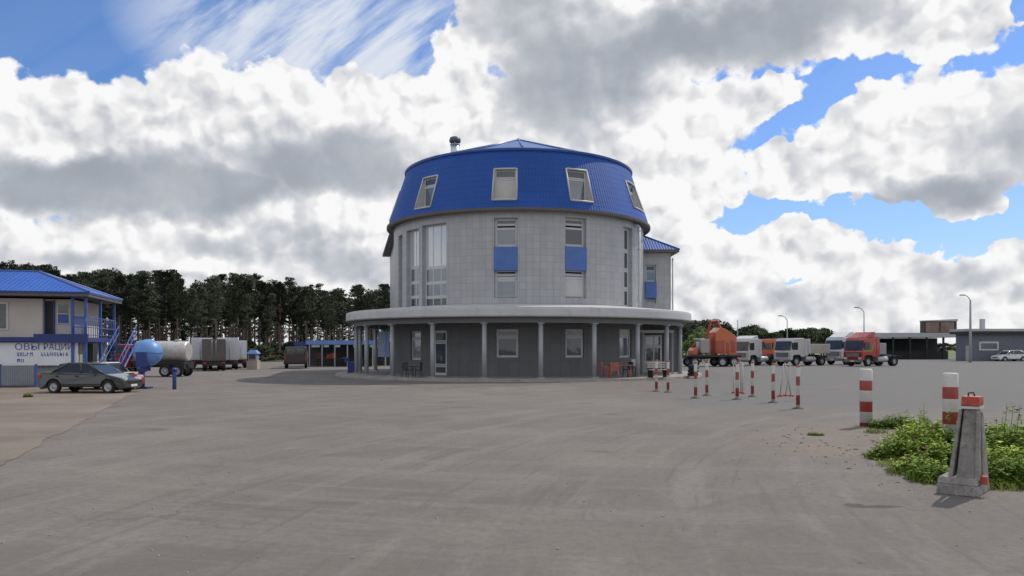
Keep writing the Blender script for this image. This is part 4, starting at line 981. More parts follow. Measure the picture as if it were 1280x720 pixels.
w = MB(); w.bx(-1.4, -.25, .1, 5, 2.0, 2.45, m_navy); w.build('side_awning', ms)
w = MB(); w.bx(-1.3, L_-.1, 4.8, 5, 0, 2.4, mat('stall_back', (.075, .07, .068), .8, var=.3)); w.build('back_wall', ms)
for k in range(7):
    x = .1+k*(L_-.3)/6; w = MB(); w.bx(x-.05, x+.05, .12, .22, 0, 2.16, m_galv); w.build('post', ms)
for k, (a, c) in enumerate(((.3, 1.1), (1.5, 2.0), (2.6, 3.1), (4.4, 5.2), (6, 6.8))):
    w = MB(); w.bx(a, c, .14, .18, 1.9, 2.14, m_white); w.build('sign_panel', ms)
w = MB(); w.bx(.4, 5.2, .9, 1.5, .75, .82, mat('brown_wood', (.10, .055, .035), .7, var=.2)); w.bx(.5, .6, 1.0, 1.4, 0, .75, MATS['brown_wood']); w.bx(5, 5.1, 1.0, 1.4, 0, .75, MATS['brown_wood']); w.build('counter', ms)
# goods piled on the counter
m_redpl = mat('red_plastic', (.46, .06, .03), .45, var=.08); m_brn = MATS['brown_wood']
for k, (px_, wd, hh, m_, lb) in enumerate(((417, .5, .5, m_redpl, 'red crate on the stall counter, larger of the two'), (411, .35, .35, m_redpl, 'small red crate on the stall counter, left of the larger one'), (399, .7, .6, m_brn, 'brown crate on the stall counter under the blue roof'))):
    w = MB(); x = gx(px_, 76.2); z0 = .822
    w.bx(-wd/2, wd/2, -.2, .2, 0, .04, m_)
    for s_ in (-1, 1):
        w.bx(s_*(wd/2-.03), s_*wd/2, -.2, .2, .04, hh, m_); w.bx(-wd/2+.03, wd/2-.03, s_*.17, s_*.2, .04, hh, m_)
    for j in range(3): w.bx(-wd/2+.05, wd/2-.05, -.215, -.2, .08+j*hh*.3, .08+j*hh*.3+.08, m_)
    o = w.build('crate', None); o.location = (x, 76.2, z0); tag(o, lb, 'crate')
# blue bin and sacks by the kerb
m_binb = mat('dark_blue_plastic', (.022, .05, .25), .5, var=.12)
bn_ = thing('waste_bin', 'dark blue wheeled waste bin with its lid tipped open left of the columns', 'bin', at(439, 52.5), R(10))
w = MB(); w.box((0, 0, .5), (.42, .5, .86), m_binb, taper=1.18); w.build('body', bn_, bevel=.03)
w = MB(); w.box((-.36, .05, 1.14), (.5, .56, .07), m_binb, T=Matrix.Rotation(R(0), 4, 'Y')); w.box((-.30, .05, 1.0), (.34, .46, .2), m_binb); w.build('lid', bn_, bevel=.02)
for s_ in (-1, 1):
    T = Matrix.Translation((s_*.24, .2, .12)) @ Matrix.Rotation(R(90), 4, 'Y'); w = MB(); w.lathe([(.001, -.03), (.11, -.03), (.12, 0), (.11, .03), (.001, .03)], m_tyre, 14, T=T); w.build('wheel', bn_)
# ------------------------------------------------------------------ things under the ring canopy (standing on the plinth, z .15)
bh = thing('hanging_banner', 'blue and white banner board hung between columns at the left of the canopy', 'banner', at(479.5, 49.6))
w = MB(); w.bx(-.36, .10, -.02, .02, 1.28, 2.92, mat('pale_blue_print', (.30, .37, .48), .6, var=.2, vscale=4)); w.bx(.10, .26, -.02, .02, 1.28, 2.92, m_lb); w.bx(.26, .36, -.02, .02, 1.28, 2.92, MATS['pale_blue_print']); w.build('board', bh)
w = MB(); w.tube([(-.3, 0, 2.9), (-.3, 0, 3.57)], .015, m_galv, 6); w.tube([(.3, 0, 2.9), (.3, 0, 3.57)], .015, m_galv, 6); w.build('hanger', bh)
def chair(m_, label, loc, rz, group=None, s=1.0):
    t = thing('garden_chair', label, 'chair', loc, rz, group); t.scale = (s,)*3
    w = MB(); w.box((0, 0, .43), (.46, .44, .04), m_); w.build('seat', t, bevel=.015)
    w = MB()
    for k in range(5): w.bx(-.21+k*.09, -.21+k*.09+.055, .20, .23, .45, .84, m_)
    w.bx(-.23, .23, .195, .235, .80, .88, m_); w.build('backrest', t, bevel=.01)
    for sx in (-1, 1):
        w = MB(); w.bx(sx*.20, sx*.26, -.2, .22, .62, .66, m_); w.bx(sx*.205, sx*.245, -.2, -.16, .45, .62, m_); w.build('armrest', t)
        for sy in (-1, 1): w = MB(); w.tube([(sx*.19, sy*.17, .42), (sx*.24, sy*.22, 0)], [.025, .02], m_, 8); w.build('leg', t)
    return t
def table(m_, label, loc, rz=0, L=1.1, W=.7):
    t = thing('garden_table', label, 'table', loc, rz)
    w = MB(); w.box((0, 0, .70), (L, W, .05), m_); w.build('tabletop', t, bevel=.015)
    for sx in (-1, 1):
        for sy in (-1, 1): w = MB(); w.tube([(sx*(L/2-.1), sy*(W/2-.1), .68), (sx*(L/2-.05), sy*(W/2-.06), 0)], .03, m_, 8); w.build('leg', t)
    return t
m_blk = mat('black_chair', (.03, .03, .032), .5, var=.1); m_rch = mat('faded_red_plastic', (.42, .11, .08), .55, var=.12)
chair(m_blk, 'black plastic chair left of the glazed door, facing the wall', at(509, 44.6, .15), R(150))
chair(m_blk, 'black plastic chair left of the glazed door, nearer the door', at(522, 44.3, .15), R(-100))
chair(m_rch, 'faded red plastic chair at the left end of the red table', at(757, 44.3, .15), R(70))
chair(m_rch, 'faded red plastic chair in front of the red table', at(768, 43.4, .15), R(175))
table(m_rch, 'faded red plastic table under the ring canopy', at(775, 44.6, .15), R(8), 1.3)
chair(m_blk, 'black plastic chair at the right end of the red table', at(785, 45.2, .15), R(-60))
ub = thing('grey_meter_box', 'pale grey cabinet box on a thin stand left of the entrance porch', 'cabinet', at(793.5, 45.6, .15))
w = MB(); w.bx(-.21, .21, -.15, .15, .62, 1.04, mat('pale_box', (.46, .46, .46), .5, var=.05)); w.build('box', ub, bevel=.02)
w = MB(); w.tube([(0, 0, 0), (0, 0, .62)], .04, m_galv, 8); w.box((0, 0, .02), (.3, .3, .04), m_galv); w.build('stand', ub)
# bench and planters at the porch
bc = thing('park_bench', 'worn wooden bench with brown slats beside the entrance porch', 'bench', at(823, 44.6, .15), R(20))
w = MB()
for k in range(4): w.bx(-.6, .6, -.22+k*.11, -.14+k*.11, .42, .46, MATS['beige_booth'])
w.build('seat', bc)
w = MB()
for k in range(3): w.bx(-.6, .6, .24, .27, .55+k*.13, .64+k*.13, MATS['beige_booth'])
w.build('backrest', bc)
for sx in (-1, 1): w = MB(); w.bx(sx*.5-.03, sx*.5+.03, -.2, .24, 0, .41, m_black); w.bx(sx*.5-.03, sx*.5+.03, .275, .30, 0, .95, m_black); w.build('leg', bc)
ty = thing('tyre_stack', 'black tyre pile with a dark blue drum lid at the right end of the plinth', 'tyres', at(866, 47, .13))
for k in range(3):
    T = Matrix.Translation((.02*k, 0, .11+.2*k)); w = MB(); w.lathe([(.17, -.07), (.24, -.1), (.31, -.07), (.33, 0), (.31, .07), (.24, .1), (.17, .07), (.17, -.07)], m_tyre, 24, T=T); w.build('tyre', ty)
w = MB(); w.tube([(0, 0, .61), (0, 0, .68)], .27, m_binb, 20); w.build('drum_lid', ty)
# ------------------------------------------------------------------ barrier posts
WHT, RD = (.56, .545, .53), (.30, .045, .035)
hb_ = 1.36
m_bar = mat_stripes('barrier_stripes', [(.02, RD), (.16, RD), (.30, WHT), (.44, WHT), (.62, WHT), (.90, RD), (1.2, WHT), (1.5, RD)], 0, chip=.45)
m_bar = mat_stripes('post_bands', [(.12, WHT), (.42, RD), (.72, WHT), (1.0, RD), (1.28, WHT), (2, RD)], 0, chip=.5)
m_foot = mat('foot_dark', (.09, .085, .08), .9)
proto = None
posts = [(820.5, 489.5, 'left one of the pair nearest the round building'), (835, 490.5, 'right one of the pair nearest the round building'), (869.5, 498, 'left one of the second pair from the building'), (883.5, 494.5, 'right one of the second pair from the building'),
         (921.5, 499.5, 'left one of the third pair from the building'), (940.5, 496, 'right one of the third pair from the building'), (966.5, 503.5, 'left one of the pair nearest the camera'), (997.5, 511, 'right one of the pair nearest the camera')]
for i, (px_, py_, lb) in enumerate(posts):
    Y = gY(py_); loc = (gx(px_, Y), Y, 0); lab = 'thin red and white striped barrier post, '+lb
    if proto is None:
        proto = thing('barrier_post', lab, 'barrier post', loc, 0, 'striped barrier posts across the yard')
        w = MB(); w.tube([(0, 0, .03), (0, 0, hb_-.02), (0, 0, hb_)], [.06, .06, .045], m_bar, 16); w.build('pole', proto)
        w = MB(); w.lathe([(.001, .05), (.10, .05), (.16, .03), (.18, 0)], m_foot, 20); w.build('base', proto)
    else: dup(proto, loc, rnd.uniform(0, 6), lab)
# thin leaning tubes and chain between the near pair
lean = thing('leaning_barrier', 'thin white frame with leaning tubes between the two nearest striped posts', 'barrier', at(983, 29.5))
w = MB(); m_wp = mat('white_pipe', (.40, .39, .37), .5, var=.1, vscale=6, dirt=(.35, .14, .1))
w.tube([(-.25, 0, 0), (-.1, .02, 1.25)], .025, m_wp, 8); w.tube([(.22, .1, 0), (-.02, .1, 1.3)], .025, m_wp, 8); w.tube([(.1, .4, 0), (.3, .4, 1.2)], .022, m_wp, 8); w.tube([(-.1, .02, 1.25), (.3, .4, 1.2)], .02, m_wp, 8)
w.build('tube_frame', lean)
for k, x in enumerate((-.25, .22, .1)):
    w = MB(); w.box((x, (0, .1, .4)[k], .03), (.14, .14, .06), m_redpl); w.build('foot', lean)
lean2 = dup(lean, at(929, 31.5), R(70), 'thin white frame with leaning tubes inside the third pair of striped posts')
# chunky bollards
h1 = 1.38
z = lambda py, base, k: (base-py)/k
kb1 = 99/1.9
m_b1 = mat_stripes('bollard_bands', [(z(528, 533, kb1), RD), (z(514.5, 533, kb1), WHT), (z(501.5, 533, kb1), RD), (z(488, 533, kb1), WHT), (z(475.5, 533, kb1), RD), (2, WHT)], 0, chip=.3)
b1 = thing('striped_bollard', 'thick red and white banded bollard standing at the tip of the weed patch', 'bollard', at(1082.5, gY(533)), 0, 'thick banded bollards')
w = MB(); w.tube([(0, 0, -.02), (0, 0, h1-.015), (0, 0, h1)], [.142, .142, .13], m_b1, 32); w.build('pipe', b1)
b1.scale = (1, 1, 1)
b2 = dup(b1, at(1188, gY(552)), R(70), 'thick red and white banded bollard half hidden behind the concrete block')
# ------------------------------------------------------------------ concrete block with the red painted top
m_cb = mat('weathered_concrete', (.28, .262, .245), .9, var=.28, vscale=5, bump=.9, bscale=28, dirt=(.10, .095, .09))
m_cr = mat('red_cap_paint', (.40, .055, .03), .6, var=.15, vscale=12, dirt=(.22, .2, .19))
blk = thing('concrete_block', 'tall tapered concrete block with red painted top standing on asphalt before the weeds', 'concrete block', at(1204, 9.86), R(-42)); blk.scale = (.88, .88, .97)
def frus(w, x0, x1, y0, y1, z0, X0, X1, Y0, Y1, z1, m, cuts=1):
    w.add([(x0, y0, z0), (x1, y0, z0), (x1, y1, z0), (x0, y1, z0), (X0, Y0, z1), (X1, Y0, z1), (X1, Y1, z1), (X0, Y1, z1)],
          [(0, 3, 2, 1), (4, 5, 6, 7), (0, 1, 5, 4), (1, 2, 6, 5), (2, 3, 7, 6), (3, 0, 4, 7)], m)
def rough_up(o, amt, lv=4):
    sb = o.modifiers.new('s', 'SUBSURF'); sb.subdivision_type = 'SIMPLE'; sb.levels = lv; sb.render_levels = lv
    tx = bpy.data.textures.new('chips', 'CLOUDS'); tx.noise_scale = .09; tx.noise_depth = 3
    dm = o.modifiers.new('d', 'DISPLACE'); dm.texture = tx; dm.strength = amt; dm.mid_level = .55; dm.texture_coords = 'LOCAL'
w = MB(); frus(w, -.10, .165, .0, .55, .13, .0, .17, .04, .27, 1.145, m_cb); o = w.build('core', blk, bevel=.012); rough_up(o, .022)
w = MB(); frus(w, -.33, .205, -.10, .46, 0, -.33, .205, -.10, .46, .14, m_cb); frus(w, -.33, .205, -.10, .46, .1402, -.30, .195, -.06, .42, .235, m_cb); o = w.build('foot', blk, bevel=.014); rough_up(o, .02)
w = MB(); frus(w, -.20, -.14, -.03, .36, .2, -.055, -.015, .0, .24, 1.14, m_cb); o = w.build('left_rib', blk, bevel=.01); rough_up(o, .014)
w = MB(); frus(w, .155, .21, -.04, .10, .2, .165, .208, -.01, .08, 1.145, m_cb); o = w.build('right_rib', blk, bevel=.01); rough_up(o, .012)
w = MB(); frus(w, .13, .21, .30, .72, 0, .14, .205, .16, .28, 1.10, m_cb); o = w.build('rear_leg', blk, bevel=.012); rough_up(o, .015)
w = MB(); frus(w, -.03, .21, -.02, .28, 1.182, -.02, .205, -.01, .27, 1.31, m_cr); o = w.build('painted_cap', blk, bevel=.012); rough_up(o, .012)
w = MB(); frus(w, -.034, .214, -.024, .284, 1.147, -.034, .214, -.024, .284, 1.18, mat('white_band', (.5, .49, .48), .6, var=.2)); w.build('white_band', blk)
w = MB(); w.tube([(.05, .08, 1.30), (.05, .08, 1.35), (.11, .10, 1.36), (.13, .11, 1.30)], .012, m_black, 8); w.build('lifting_loop', blk)
w = MB(); frus(w, .215, .30, .02, .14, .16, .22, .29, .03, .13, .27, m_cr); w.build('red_painted_stub', blk, bevel=.01)
# ------------------------------------------------------------------ yard buildings on the right
m_bgw = mat('blue_grey_wall', (.135, .145, .175), .7, var=.12)
m_rfl = mat('pale_roof_edge', (.40, .41, .42), .6, var=.1)
lc = thing('open_shed', 'long low open-fronted shed with pale roof edge behind the lorries', 'shed', (0, 0, 0))
Y0 = 119; x0, x1 = gx(1092, Y0), gx(1207, Y0)
w = MB(); w.bx(x0, x1, Y0, Y0+9, gz(421.5, Y0), gz(416, Y0), m_rfl); w.build('roof', lc)
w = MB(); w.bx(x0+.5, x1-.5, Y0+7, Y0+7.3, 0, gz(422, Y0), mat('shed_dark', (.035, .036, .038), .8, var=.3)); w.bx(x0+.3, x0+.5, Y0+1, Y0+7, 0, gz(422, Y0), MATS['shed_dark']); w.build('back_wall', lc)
for k in range(6):
    x = x0+.6+(x1-x0-1.2)*k/5; w = MB(); w.bx(x-.12, x+.12, Y0+.3, Y0+.54, 0, gz(421.6, Y0), m_black); w.build('post', lc)
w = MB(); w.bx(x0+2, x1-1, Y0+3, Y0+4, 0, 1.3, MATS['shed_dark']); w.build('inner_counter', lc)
lg = thing('utility_building', 'blue-grey single-storey building with white framed window at the far right', 'building')
Y1 = 106; a, c = gx(1213, Y1), gx(1300, Y1)
w = MB(); w.bx(a, c, Y1, Y1+3.5, 0, gz(417.5, Y1), m_bgw); w.build('wall', lg)
w = MB(); w.bx(a-.6, c+.5, Y1-.6, Y1+4, gz(417.4, Y1), gz(414.2, Y1), m_black); w.bx(a-.6, c+.5, Y1-.62, Y1+4, gz(414.1, Y1), gz(411, Y1), m_rfl); w.build('roof', lg)
w = MB(); w.bx(gx(1224, Y1), gx(1248, Y1), Y1-.05, Y1-.002, gz(438, Y1), gz(427, Y1), m_white); wn = w.build('window', lg)
w = MB(); w.bx(gx(1226, Y1), gx(1246, Y1), Y1-.08, Y1-.055, gz(436, Y1), gz(429, Y1), MATS['dark_glass']); w.build('pane', wn)
w = MB(); w.bx(gx(1238, Y1), gx(1242.5, Y1), Y1+2, Y1+2.5, gz(413, Y1), gz(398, Y1), m_galv); w.build('chimney', lg)
w = MB(); w.bx(gx(1207, Y1), gx(1213, Y1), Y1-.05, Y1-.002, .05, 2.1, m_lgrey); w.build('door', lg)
rc = thing('rooftop_cabin', 'brown panelled cabin with reddish marks standing on the open shed roof', 'cabin')
Y2 = 122; a, c = gx(1155, Y2), gx(1196, Y2); zb, zt = gz(416, Y0)+.002, gz(401.5, Y2)
m_bp = mat('brown_board', (.20, .145, .115), .8, var=.35, vscale=.9, dirt=(.34, .10, .07))
w = MB(); w.bx(a, c, Y2, Y2+1.2, zb, zt, mat('dark_brown_frame', (.06, .05, .045), .8)); w.build('frame', rc)
for k in range(2):
    w = MB(); u = a+(c-a)*(.05+.46*k); w.bx(u, u+(c-a)*.40, Y2-.05, Y2-.002, zb+.15, zt-.15, m_bp); w.build('panel', rc)
w = MB(); w.side([(a-.1, zt+.002), (a-.1, zt+.12), (c+.1, zt+.34), (c+.1, zt+.002)], Y2-.1, Y2+1.3, m_rfl); w.build('roof', rc)
# lamp posts
def lamp(px_, pyt, Y, label, arm=True, r=.09, slant=0):
    x = gx(px_, Y); zt = gz(pyt, Y); t = thing('street_lamp', label, 'lamp post', (x, Y, 0), 0, 'lamp posts over the yard')
    w = MB(); w.tube([(0, 0, 0), (0, 0, zt*.5), (0, 0, zt)], [r*1.5, r*1.2, r*.8], m_galv if 0 else mat('lamp_steel', (.33, .335, .34), .6), 12); w.build('pole', t)
    if arm:
        w = MB(); w.tube([(0, 0, zt-.05), (-.35, 0, zt+.45), (-.8, 0, zt+.62)], .05, MATS['lamp_steel'], 8); w.build('arm', t)
        w = MB(); w.box((-1.0, 0, zt+.62), (.75, .28, .16), MATS['lamp_steel'], taper=.7); w.build('lamp_head', t, bevel=.03)
    return t
lamp(1213, 375, 96, 'tallest lamp post with curved arm, between the shed and the utility building', r=.12)
lamp(1080, 390, 104, 'thin lamp post rising behind the red lorry tractor', r=.07)
lamp(984, 400, 112, 'short-looking lamp post above the treetops behind the second white lorry', r=.07)
lamp(922, 400, 112, 'faint thin lamp post above the orange crane truck', arm=False, r=.07)
# low kerb with pale strip right of the building
# ------------------------------------------------------------------ fence by the shop
fn = thing('metal_fence', 'grey sheet fence with a blue post in front of the shop', 'fence', (0, 0, 0))
Yf = 36.4
w = MB(); w.bx(gx(-60, Yf), gx(43, Yf), Yf, Yf+.04, .10, 1.0, mat('fence_sheet', (.25, .265, .29), .6, var=.12)); 
for k in range(38): x = gx(43, Yf)-.05-k*.1; w.bx(x-.02, x+.02, Yf-.02, Yf, .12, .98, MATS['fence_sheet'])
w.build('sheet', fn)
for px_ in (45, 0, -45): x = gx(px_, Yf); w = MB(); w.bx(x-.05, x+.05, Yf-.03, Yf+.05, 0, 1.1, m_bpaint); w.build('post', fn)
# ------------------------------------------------------------------ trees
def leaf_mat(name, a, c, rough=.7):
    m = bpy.data.materials.new(name); m.use_nodes = True; b = NB(m.node_tree); p = m.node_tree.nodes['Principled BSDF']
    P = b.n('ShaderNodeTexCoord').outputs['Object']; oi = b.n('ShaderNodeObjectInfo')
    f = b.m('ADD', b.m('MULTIPLY', b.noise(P, 2.6, 3, .6), .9), b.m('MULTIPLY', b.m('SUBTRACT', oi.outputs['Random'], .5), .35))
    b.L(b.mix(b.mr(f, .25, .7), (*a, 1), (*c, 1)), p.inputs['Base Color']); p.inputs['Roughness'].default_value = rough; p.inputs['Specular IOR Level'].default_value = .25
    MATS[name] = m; return m
m_needle = leaf_mat('pine_needles', (.019, .028, .015), (.044, .058, .026))
m_leafd = leaf_mat('dark_leaves', (.025, .038, .018), (.055, .075, .03))
m_leafg = leaf_mat('green_leaves', (.06, .11, .025), (.12, .18, .045))
m_bark = mat('pine_bark', (.11, .085, .07), .9, var=.35, vscale=1.5)
def clump(w, c, r, n, s, m, rr, flat=.6):
    for _ in range(n):
        while True:
            d = Vector((rr.uniform(-1, 1), rr.uniform(-1, 1), rr.uniform(-1, 1)))
            if .15 < d.length < 1: break
        p = Vector(c)+Vector((d.x*r, d.y*r, d.z*r*flat))
        a = Vector((rr.gauss(0, 1), rr.gauss(0, 1), rr.gauss(0, 1))).normalized(); e = a.orthogonal().normalized()
        q = s*rr.uniform(.5, 1.2); k = q*rr.uniform(.35, .7)
        w.v += [tuple(p-a*q), tuple(p+e*k), tuple(p+a*q), tuple(p-e*k)]; o = len(w.v)-4
        w.f.append([o, o+1, o+2, o+3]); w.mi.append(w.mid(m)); w.sm.append(False); w.uv.append([(0, 0)]*4)
def pine(seed, label, H=16, group='pines of the wood behind the yard', low=.45, spread=2.0):
    rr = random.Random(seed); t = thing('pine_tree', label, 'pine tree', group=group)
    w = MB(); bx_, by_ = rr.uniform(-.5, .5), rr.uniform(-.5, .5)
    pts = [(bx_*(k/6)**2, by_*(k/6)**2, H*k/6*.97) for k in range(7)]
    w.tube(pts, [.20*(1-.8*k/6)+.02 for k in range(7)], m_bark, 7)
    crown = MB(); z = H*low
    while z < H*.98:
        f = (z/H-low)/(1-low)
        rad = spread*(math.sin(min(1, f*1.25+.25)*math.pi*.62))*(1-.75*max(0, f-.55)/.45)*rr.uniform(.65, 1.15)
        nb = rr.choice((2, 3, 3, 4)); a0 = rr.uniform(0, 6.3)
        for k in range(nb):
            if rr.random() < .12: continue
            a = a0+k*6.283/nb+rr.uniform(-.5, .5); L = rad*rr.uniform(.55, 1.1); c = Vector((bx_*(z/H)**2, by_*(z/H)**2, z)); e = c+Vector((math.cos(a)*L, math.sin(a)*L, L*rr.uniform(-.05, .4)))
            w.tube([c, e], [.05, .015], m_bark, 4, caps=False)
            for q in (.55, .95): clump(crown, c.lerp(e, q), rr.uniform(.45, .85), 30, .20, m_needle, rr, .55)
        z += rr.uniform(.45, .8)
    clump(crown, (bx_, by_, H*.97), .5, 40, .2, m_needle, rr, 1.0)
    for k in range(5):   # bare dead branches below the crown
        z = H*rr.uniform(.15, low); a = rr.uniform(0, 6.3); w.tube([(0, 0, z), (math.cos(a)*.9, math.sin(a)*.9, z+rr.uniform(-.2, .3))], [.03, .01], m_bark, 4, caps=False)
    w.build('trunk', t, fix=False); crown.build('crown', t, fix=False); return t
PL = 'tall slim pine with bare trunk and dark crown in the wood behind the yard'
protos = [pine(11, PL, 16, low=.56), pine(12, PL, 16, low=.48, spread=2.4), pine(13, PL, 16, low=.60, spread=1.9), pine(14, PL, 16, low=.52, spread=1.7), pine(15, PL, 16, low=.38, spread=2.0)]
outl = [(-80, 330), (24, 331), (60, 335), (85, 342), (110, 343), (140, 337), (165, 346), (200, 340), (225, 339), (240, 353), (262, 350), (280, 346), (300, 345), (330, 347), (360, 350), (385, 354), (400, 359), (425, 360), (450, 361), (485, 358), (540, 362)]
def top_at(px_):
    for (a, ya), (c, yc) in zip(outl, outl[1:]):
        if a <= px_ <= c: return ya+(yc-ya)*(px_-a)/(c-a)
    return 345
k = 0
for row, (Y, n) in enumerate(((112, 26), (121, 32), (131, 36), (142, 38), (154, 40), (168, 42))):
    for i in range(n):
        px_ = -70+(600)*(i+.5+rnd.uniform(-.45, .45))/n; yy = Y+rnd.uniform(-4, 4)
        zt = gz(top_at(px_)+abs(rnd.gauss(0, 13))-6+(3 if row < 2 else 0), yy); s = zt/16
        if px_ > 530: continue
        loc = (gx(px_, yy), yy, 0)
        if k < len(protos): o = protos[k]; o.location = loc; o.rotation_euler = (0, 0, rnd.uniform(0, 6.3))
        else: o = dup(protos[rnd.randrange(len(protos))], loc, rnd.uniform(0, 6.3))
        o.scale = (s*rnd.uniform(.85, 1.2),)*2+(s,); k += 1
back = pine(16, PL, 16, low=.22, spread=1.9)
for i in range(62):
    px_ = -75+610*(i+.5+rnd.uniform(-.45, .45))/62; yy = rnd.uniform(178, 196); s = gz(top_at(px_)+12+abs(rnd.gauss(0, 9)), yy)/16
    loc = (gx(px_, yy), yy, 0); o = back if i == 0 else dup(back, loc, rnd.uniform(0, 6.3))
    o.location = loc; o.scale = (s*1.1, s*1.1, s)
def broad(seed, label, m, H=6, W=2.6, group=None, low=.15, name='bushy_tree', cat='tree', leaf=.22):
    rr = random.Random(seed); t = thing(name, label, cat, group=group); w = MB(); cr_ = MB()
    w.tube([(0, 0, 0), (.1, 0, H*.4), (0, .1, H*.75)], [.16, .12, .04], m_bark, 7)
    for k in range(34):
        a = rr.uniform(0, 6.3); f = rr.random()**.8; z = H*(low+.12+(.8-low)*f); rad = W*.5*math.sin(math.pi*min(.95, .22+f*.72))*rr.uniform(.5, 1.1)
        c = (math.cos(a)*rad, math.sin(a)*rad, z); w.tube([(0, 0, z*.7), c], [.05, .015], m_bark, 4, caps=False)
        clump(cr_, c, H*rr.uniform(.09, .16), 60, leaf, m, rr, .8)
    w.build('trunk', t, fix=False); cr_.build('crown', t, fix=False); return t
BL = 'dark bushy tree in the low line of trees beyond the lorries'
bp_ = [broad(31+i, BL, m_leafd, 6, (4.5, 5.5, 3.8)[i], group='low tree line beyond the lorries') for i in range(3)]
tl = [(800, 400), (862, 399), (880, 397), (895, 398), (915, 410), (930, 408), (945, 404), (955, 412), (967, 414), (985, 409), (1000, 410), (1015, 408), (1033, 409), (1045, 417), (1080, 420), (1100, 424)]
def top2(px_):
    for (a, ya), (c, yc) in zip(tl, tl[1:]):
        if a <= px_ <= c: return ya+(yc-ya)*(px_-a)/(c-a)
    return 430
k = 0
for row, Y in enumerate((132, 139, 147)):
    n = 26
    for i in range(n):
        px_ = 850+250*(i+.5+rnd.uniform(-.4, .4))/n; yy = Y+rnd.uniform(-2, 2); s = max(.3, gz(top2(px_)+abs(rnd.gauss(0, 2.5)), yy)/6)
        loc = (gx(px_, yy), yy, 0)
        if k < 3: o = bp_[k]; o.location = loc
        else: o = dup(bp_[rnd.randrange(3)], loc, rnd.uniform(0, 6.3))
        o.scale = (s,)*3; k += 1
# farther faint line to the right edge
o0 = None
for i in range(16):
    px_ = 1100+i*14+rnd.uniform(-4, 4); yy = 210+rnd.uniform(-6, 6); s = gz(427+rnd.uniform(-2, 3), yy)/6
    o = dup(bp_[rnd.randrange(3)], (gx(px_, yy), yy, 0), rnd.uniform(0, 6.3), 'small dark tree far beyond the shed and utility building', group='far trees behind the shed'); o.scale = (s*1.6, s*1.6, s)
gb = broad(51, 'bright green bush right of the round building, behind the crane truck', m_leafg, 4.6, 4.2, name='green_bush', cat='bush', low=.0)
gb.location = at(876, 98); gb.scale = (1, 1, .98)
# undergrowth at the foot of the pines
ub_ = broad(61, 'low dark shrub at the foot of the pines', m_leafd, 2.4, 4.2, group='undergrowth shrubs below the pines', low=-.1, name='forest_shrub', cat='shrub')
for i in range(64):
    px_ = -60+600*(i+rnd.random())/64; yy = rnd.choice((103, 108, 118, 130))+rnd.uniform(-2, 2); s = rnd.uniform(.55, 1.25)
    loc = (gx(px_, yy), yy, 0)
    o = ub_ if i == 0 else dup(ub_, loc, rnd.uniform(0, 6.3))
    o.location = loc; o.scale = (s*1.3, s*1.3, s)
# ------------------------------------------------------------------ weeds on the right
m_weed = leaf_mat('weed_leaf', (.17, .27, .03), (.36, .46, .07), .8); m_weedd = leaf_mat('weed_leaf_dark', (.10, .17, .022), (.20, .28, .045), .8)
m_stem = mat('weed_stem', (.12, .16, .05), .7); m_pink = mat('pink_flower', (.50, .12, .16), .6); m_seed = mat('seed_head', (.22, .22, .09), .8)
def weed(seed, m, H=.5, Rr=.45, n=46, pink=0, seedh=3):
    rr = random.Random(seed); W_ = MB(); S_ = MB(); Fl = MB()
    for i in range(n):
        a = rr.uniform(0, 6.3); d = Rr*math.sqrt(rr.random()); hh = H*rr.uniform(.45, 1.0)*(1-.45*(d/Rr)**2); lean = rr.uniform(.0, .35)
        p0 = Vector((math.cos(a)*d*.8, math.sin(a)*d*.8, 0)); p1 = p0+Vector((math.cos(a)*lean*hh, math.sin(a)*lean*hh, hh))
        if i < seedh: p1.z = H*rr.uniform(1.1, 1.35)
        S_.tube([p0, p0.lerp(p1, .5)+Vector((rr.uniform(-.02, .02),)*3), p1], [.006, .005, .003], m_stem, 4, caps=False)
        if i < seedh: clump(S_, p1, .035, 10, .018, m_seed, rr, 1.6)
        for k in range(15):
            f = rr.uniform(.12, 1); c = p0.lerp(p1, f); b_ = rr.uniform(0, 6.3); L = rr.uniform(.07, .15)*(1.15-.4*f); up = rr.uniform(-.2, .8)
            dr_ = Vector((math.cos(b_), math.sin(b_), up)).normalized(); sd_ = dr_.cross(Vector((0, 0, 1))).normalized()*L*rr.uniform(.22, .42)
            tip = c+dr_*L+Vector((0, 0, -L*.25)); mid_ = c+dr_*L*.5
            o = len(W_.v); W_.v += [tuple(c), tuple(mid_+sd_), tuple(tip), tuple(mid_-sd_)]; W_.f += [[o, o+1, o+2, o+3]]; W_.mi.append(W_.mid(m if rr.random() < .75 else m_weedd)); W_.sm.append(False); W_.uv.append([(0, 0)]*4)
        if i < pink: clump(Fl, p1+Vector((0, 0, .01)), .022, 12, .016, m_pink, rr, .8)
    return W_, S_, Fl
kinds = {}
def put_weed(key, args, label, loc, rz, s, cat='weed'):
    t = thing('weed_plant', label, cat, loc, rz, 'weeds growing round the concrete block'); t.scale = s
    if key not in kinds:
        W_, S_, Fl = weed(*args); kinds[key] = [W_.build('leaves', t, fix=False), S_.build('stems', t, fix=False)]+([Fl.build('flowers', t, fix=False)] if Fl.v else [])
    else:
        for o in kinds[key]: c = o.copy(); COL.objects.link(c); c.parent = t
    return t
K = {'a': (71, m_weed, .56, .52, 85, 0, 2), 'b': (72, m_weed, .48, .58, 85, 0, 1), 'c': (73, m_weedd, .40, .48, 75, 0, 1), 'p': (74, m_weed, .40, .48, 75, 12, 1)}
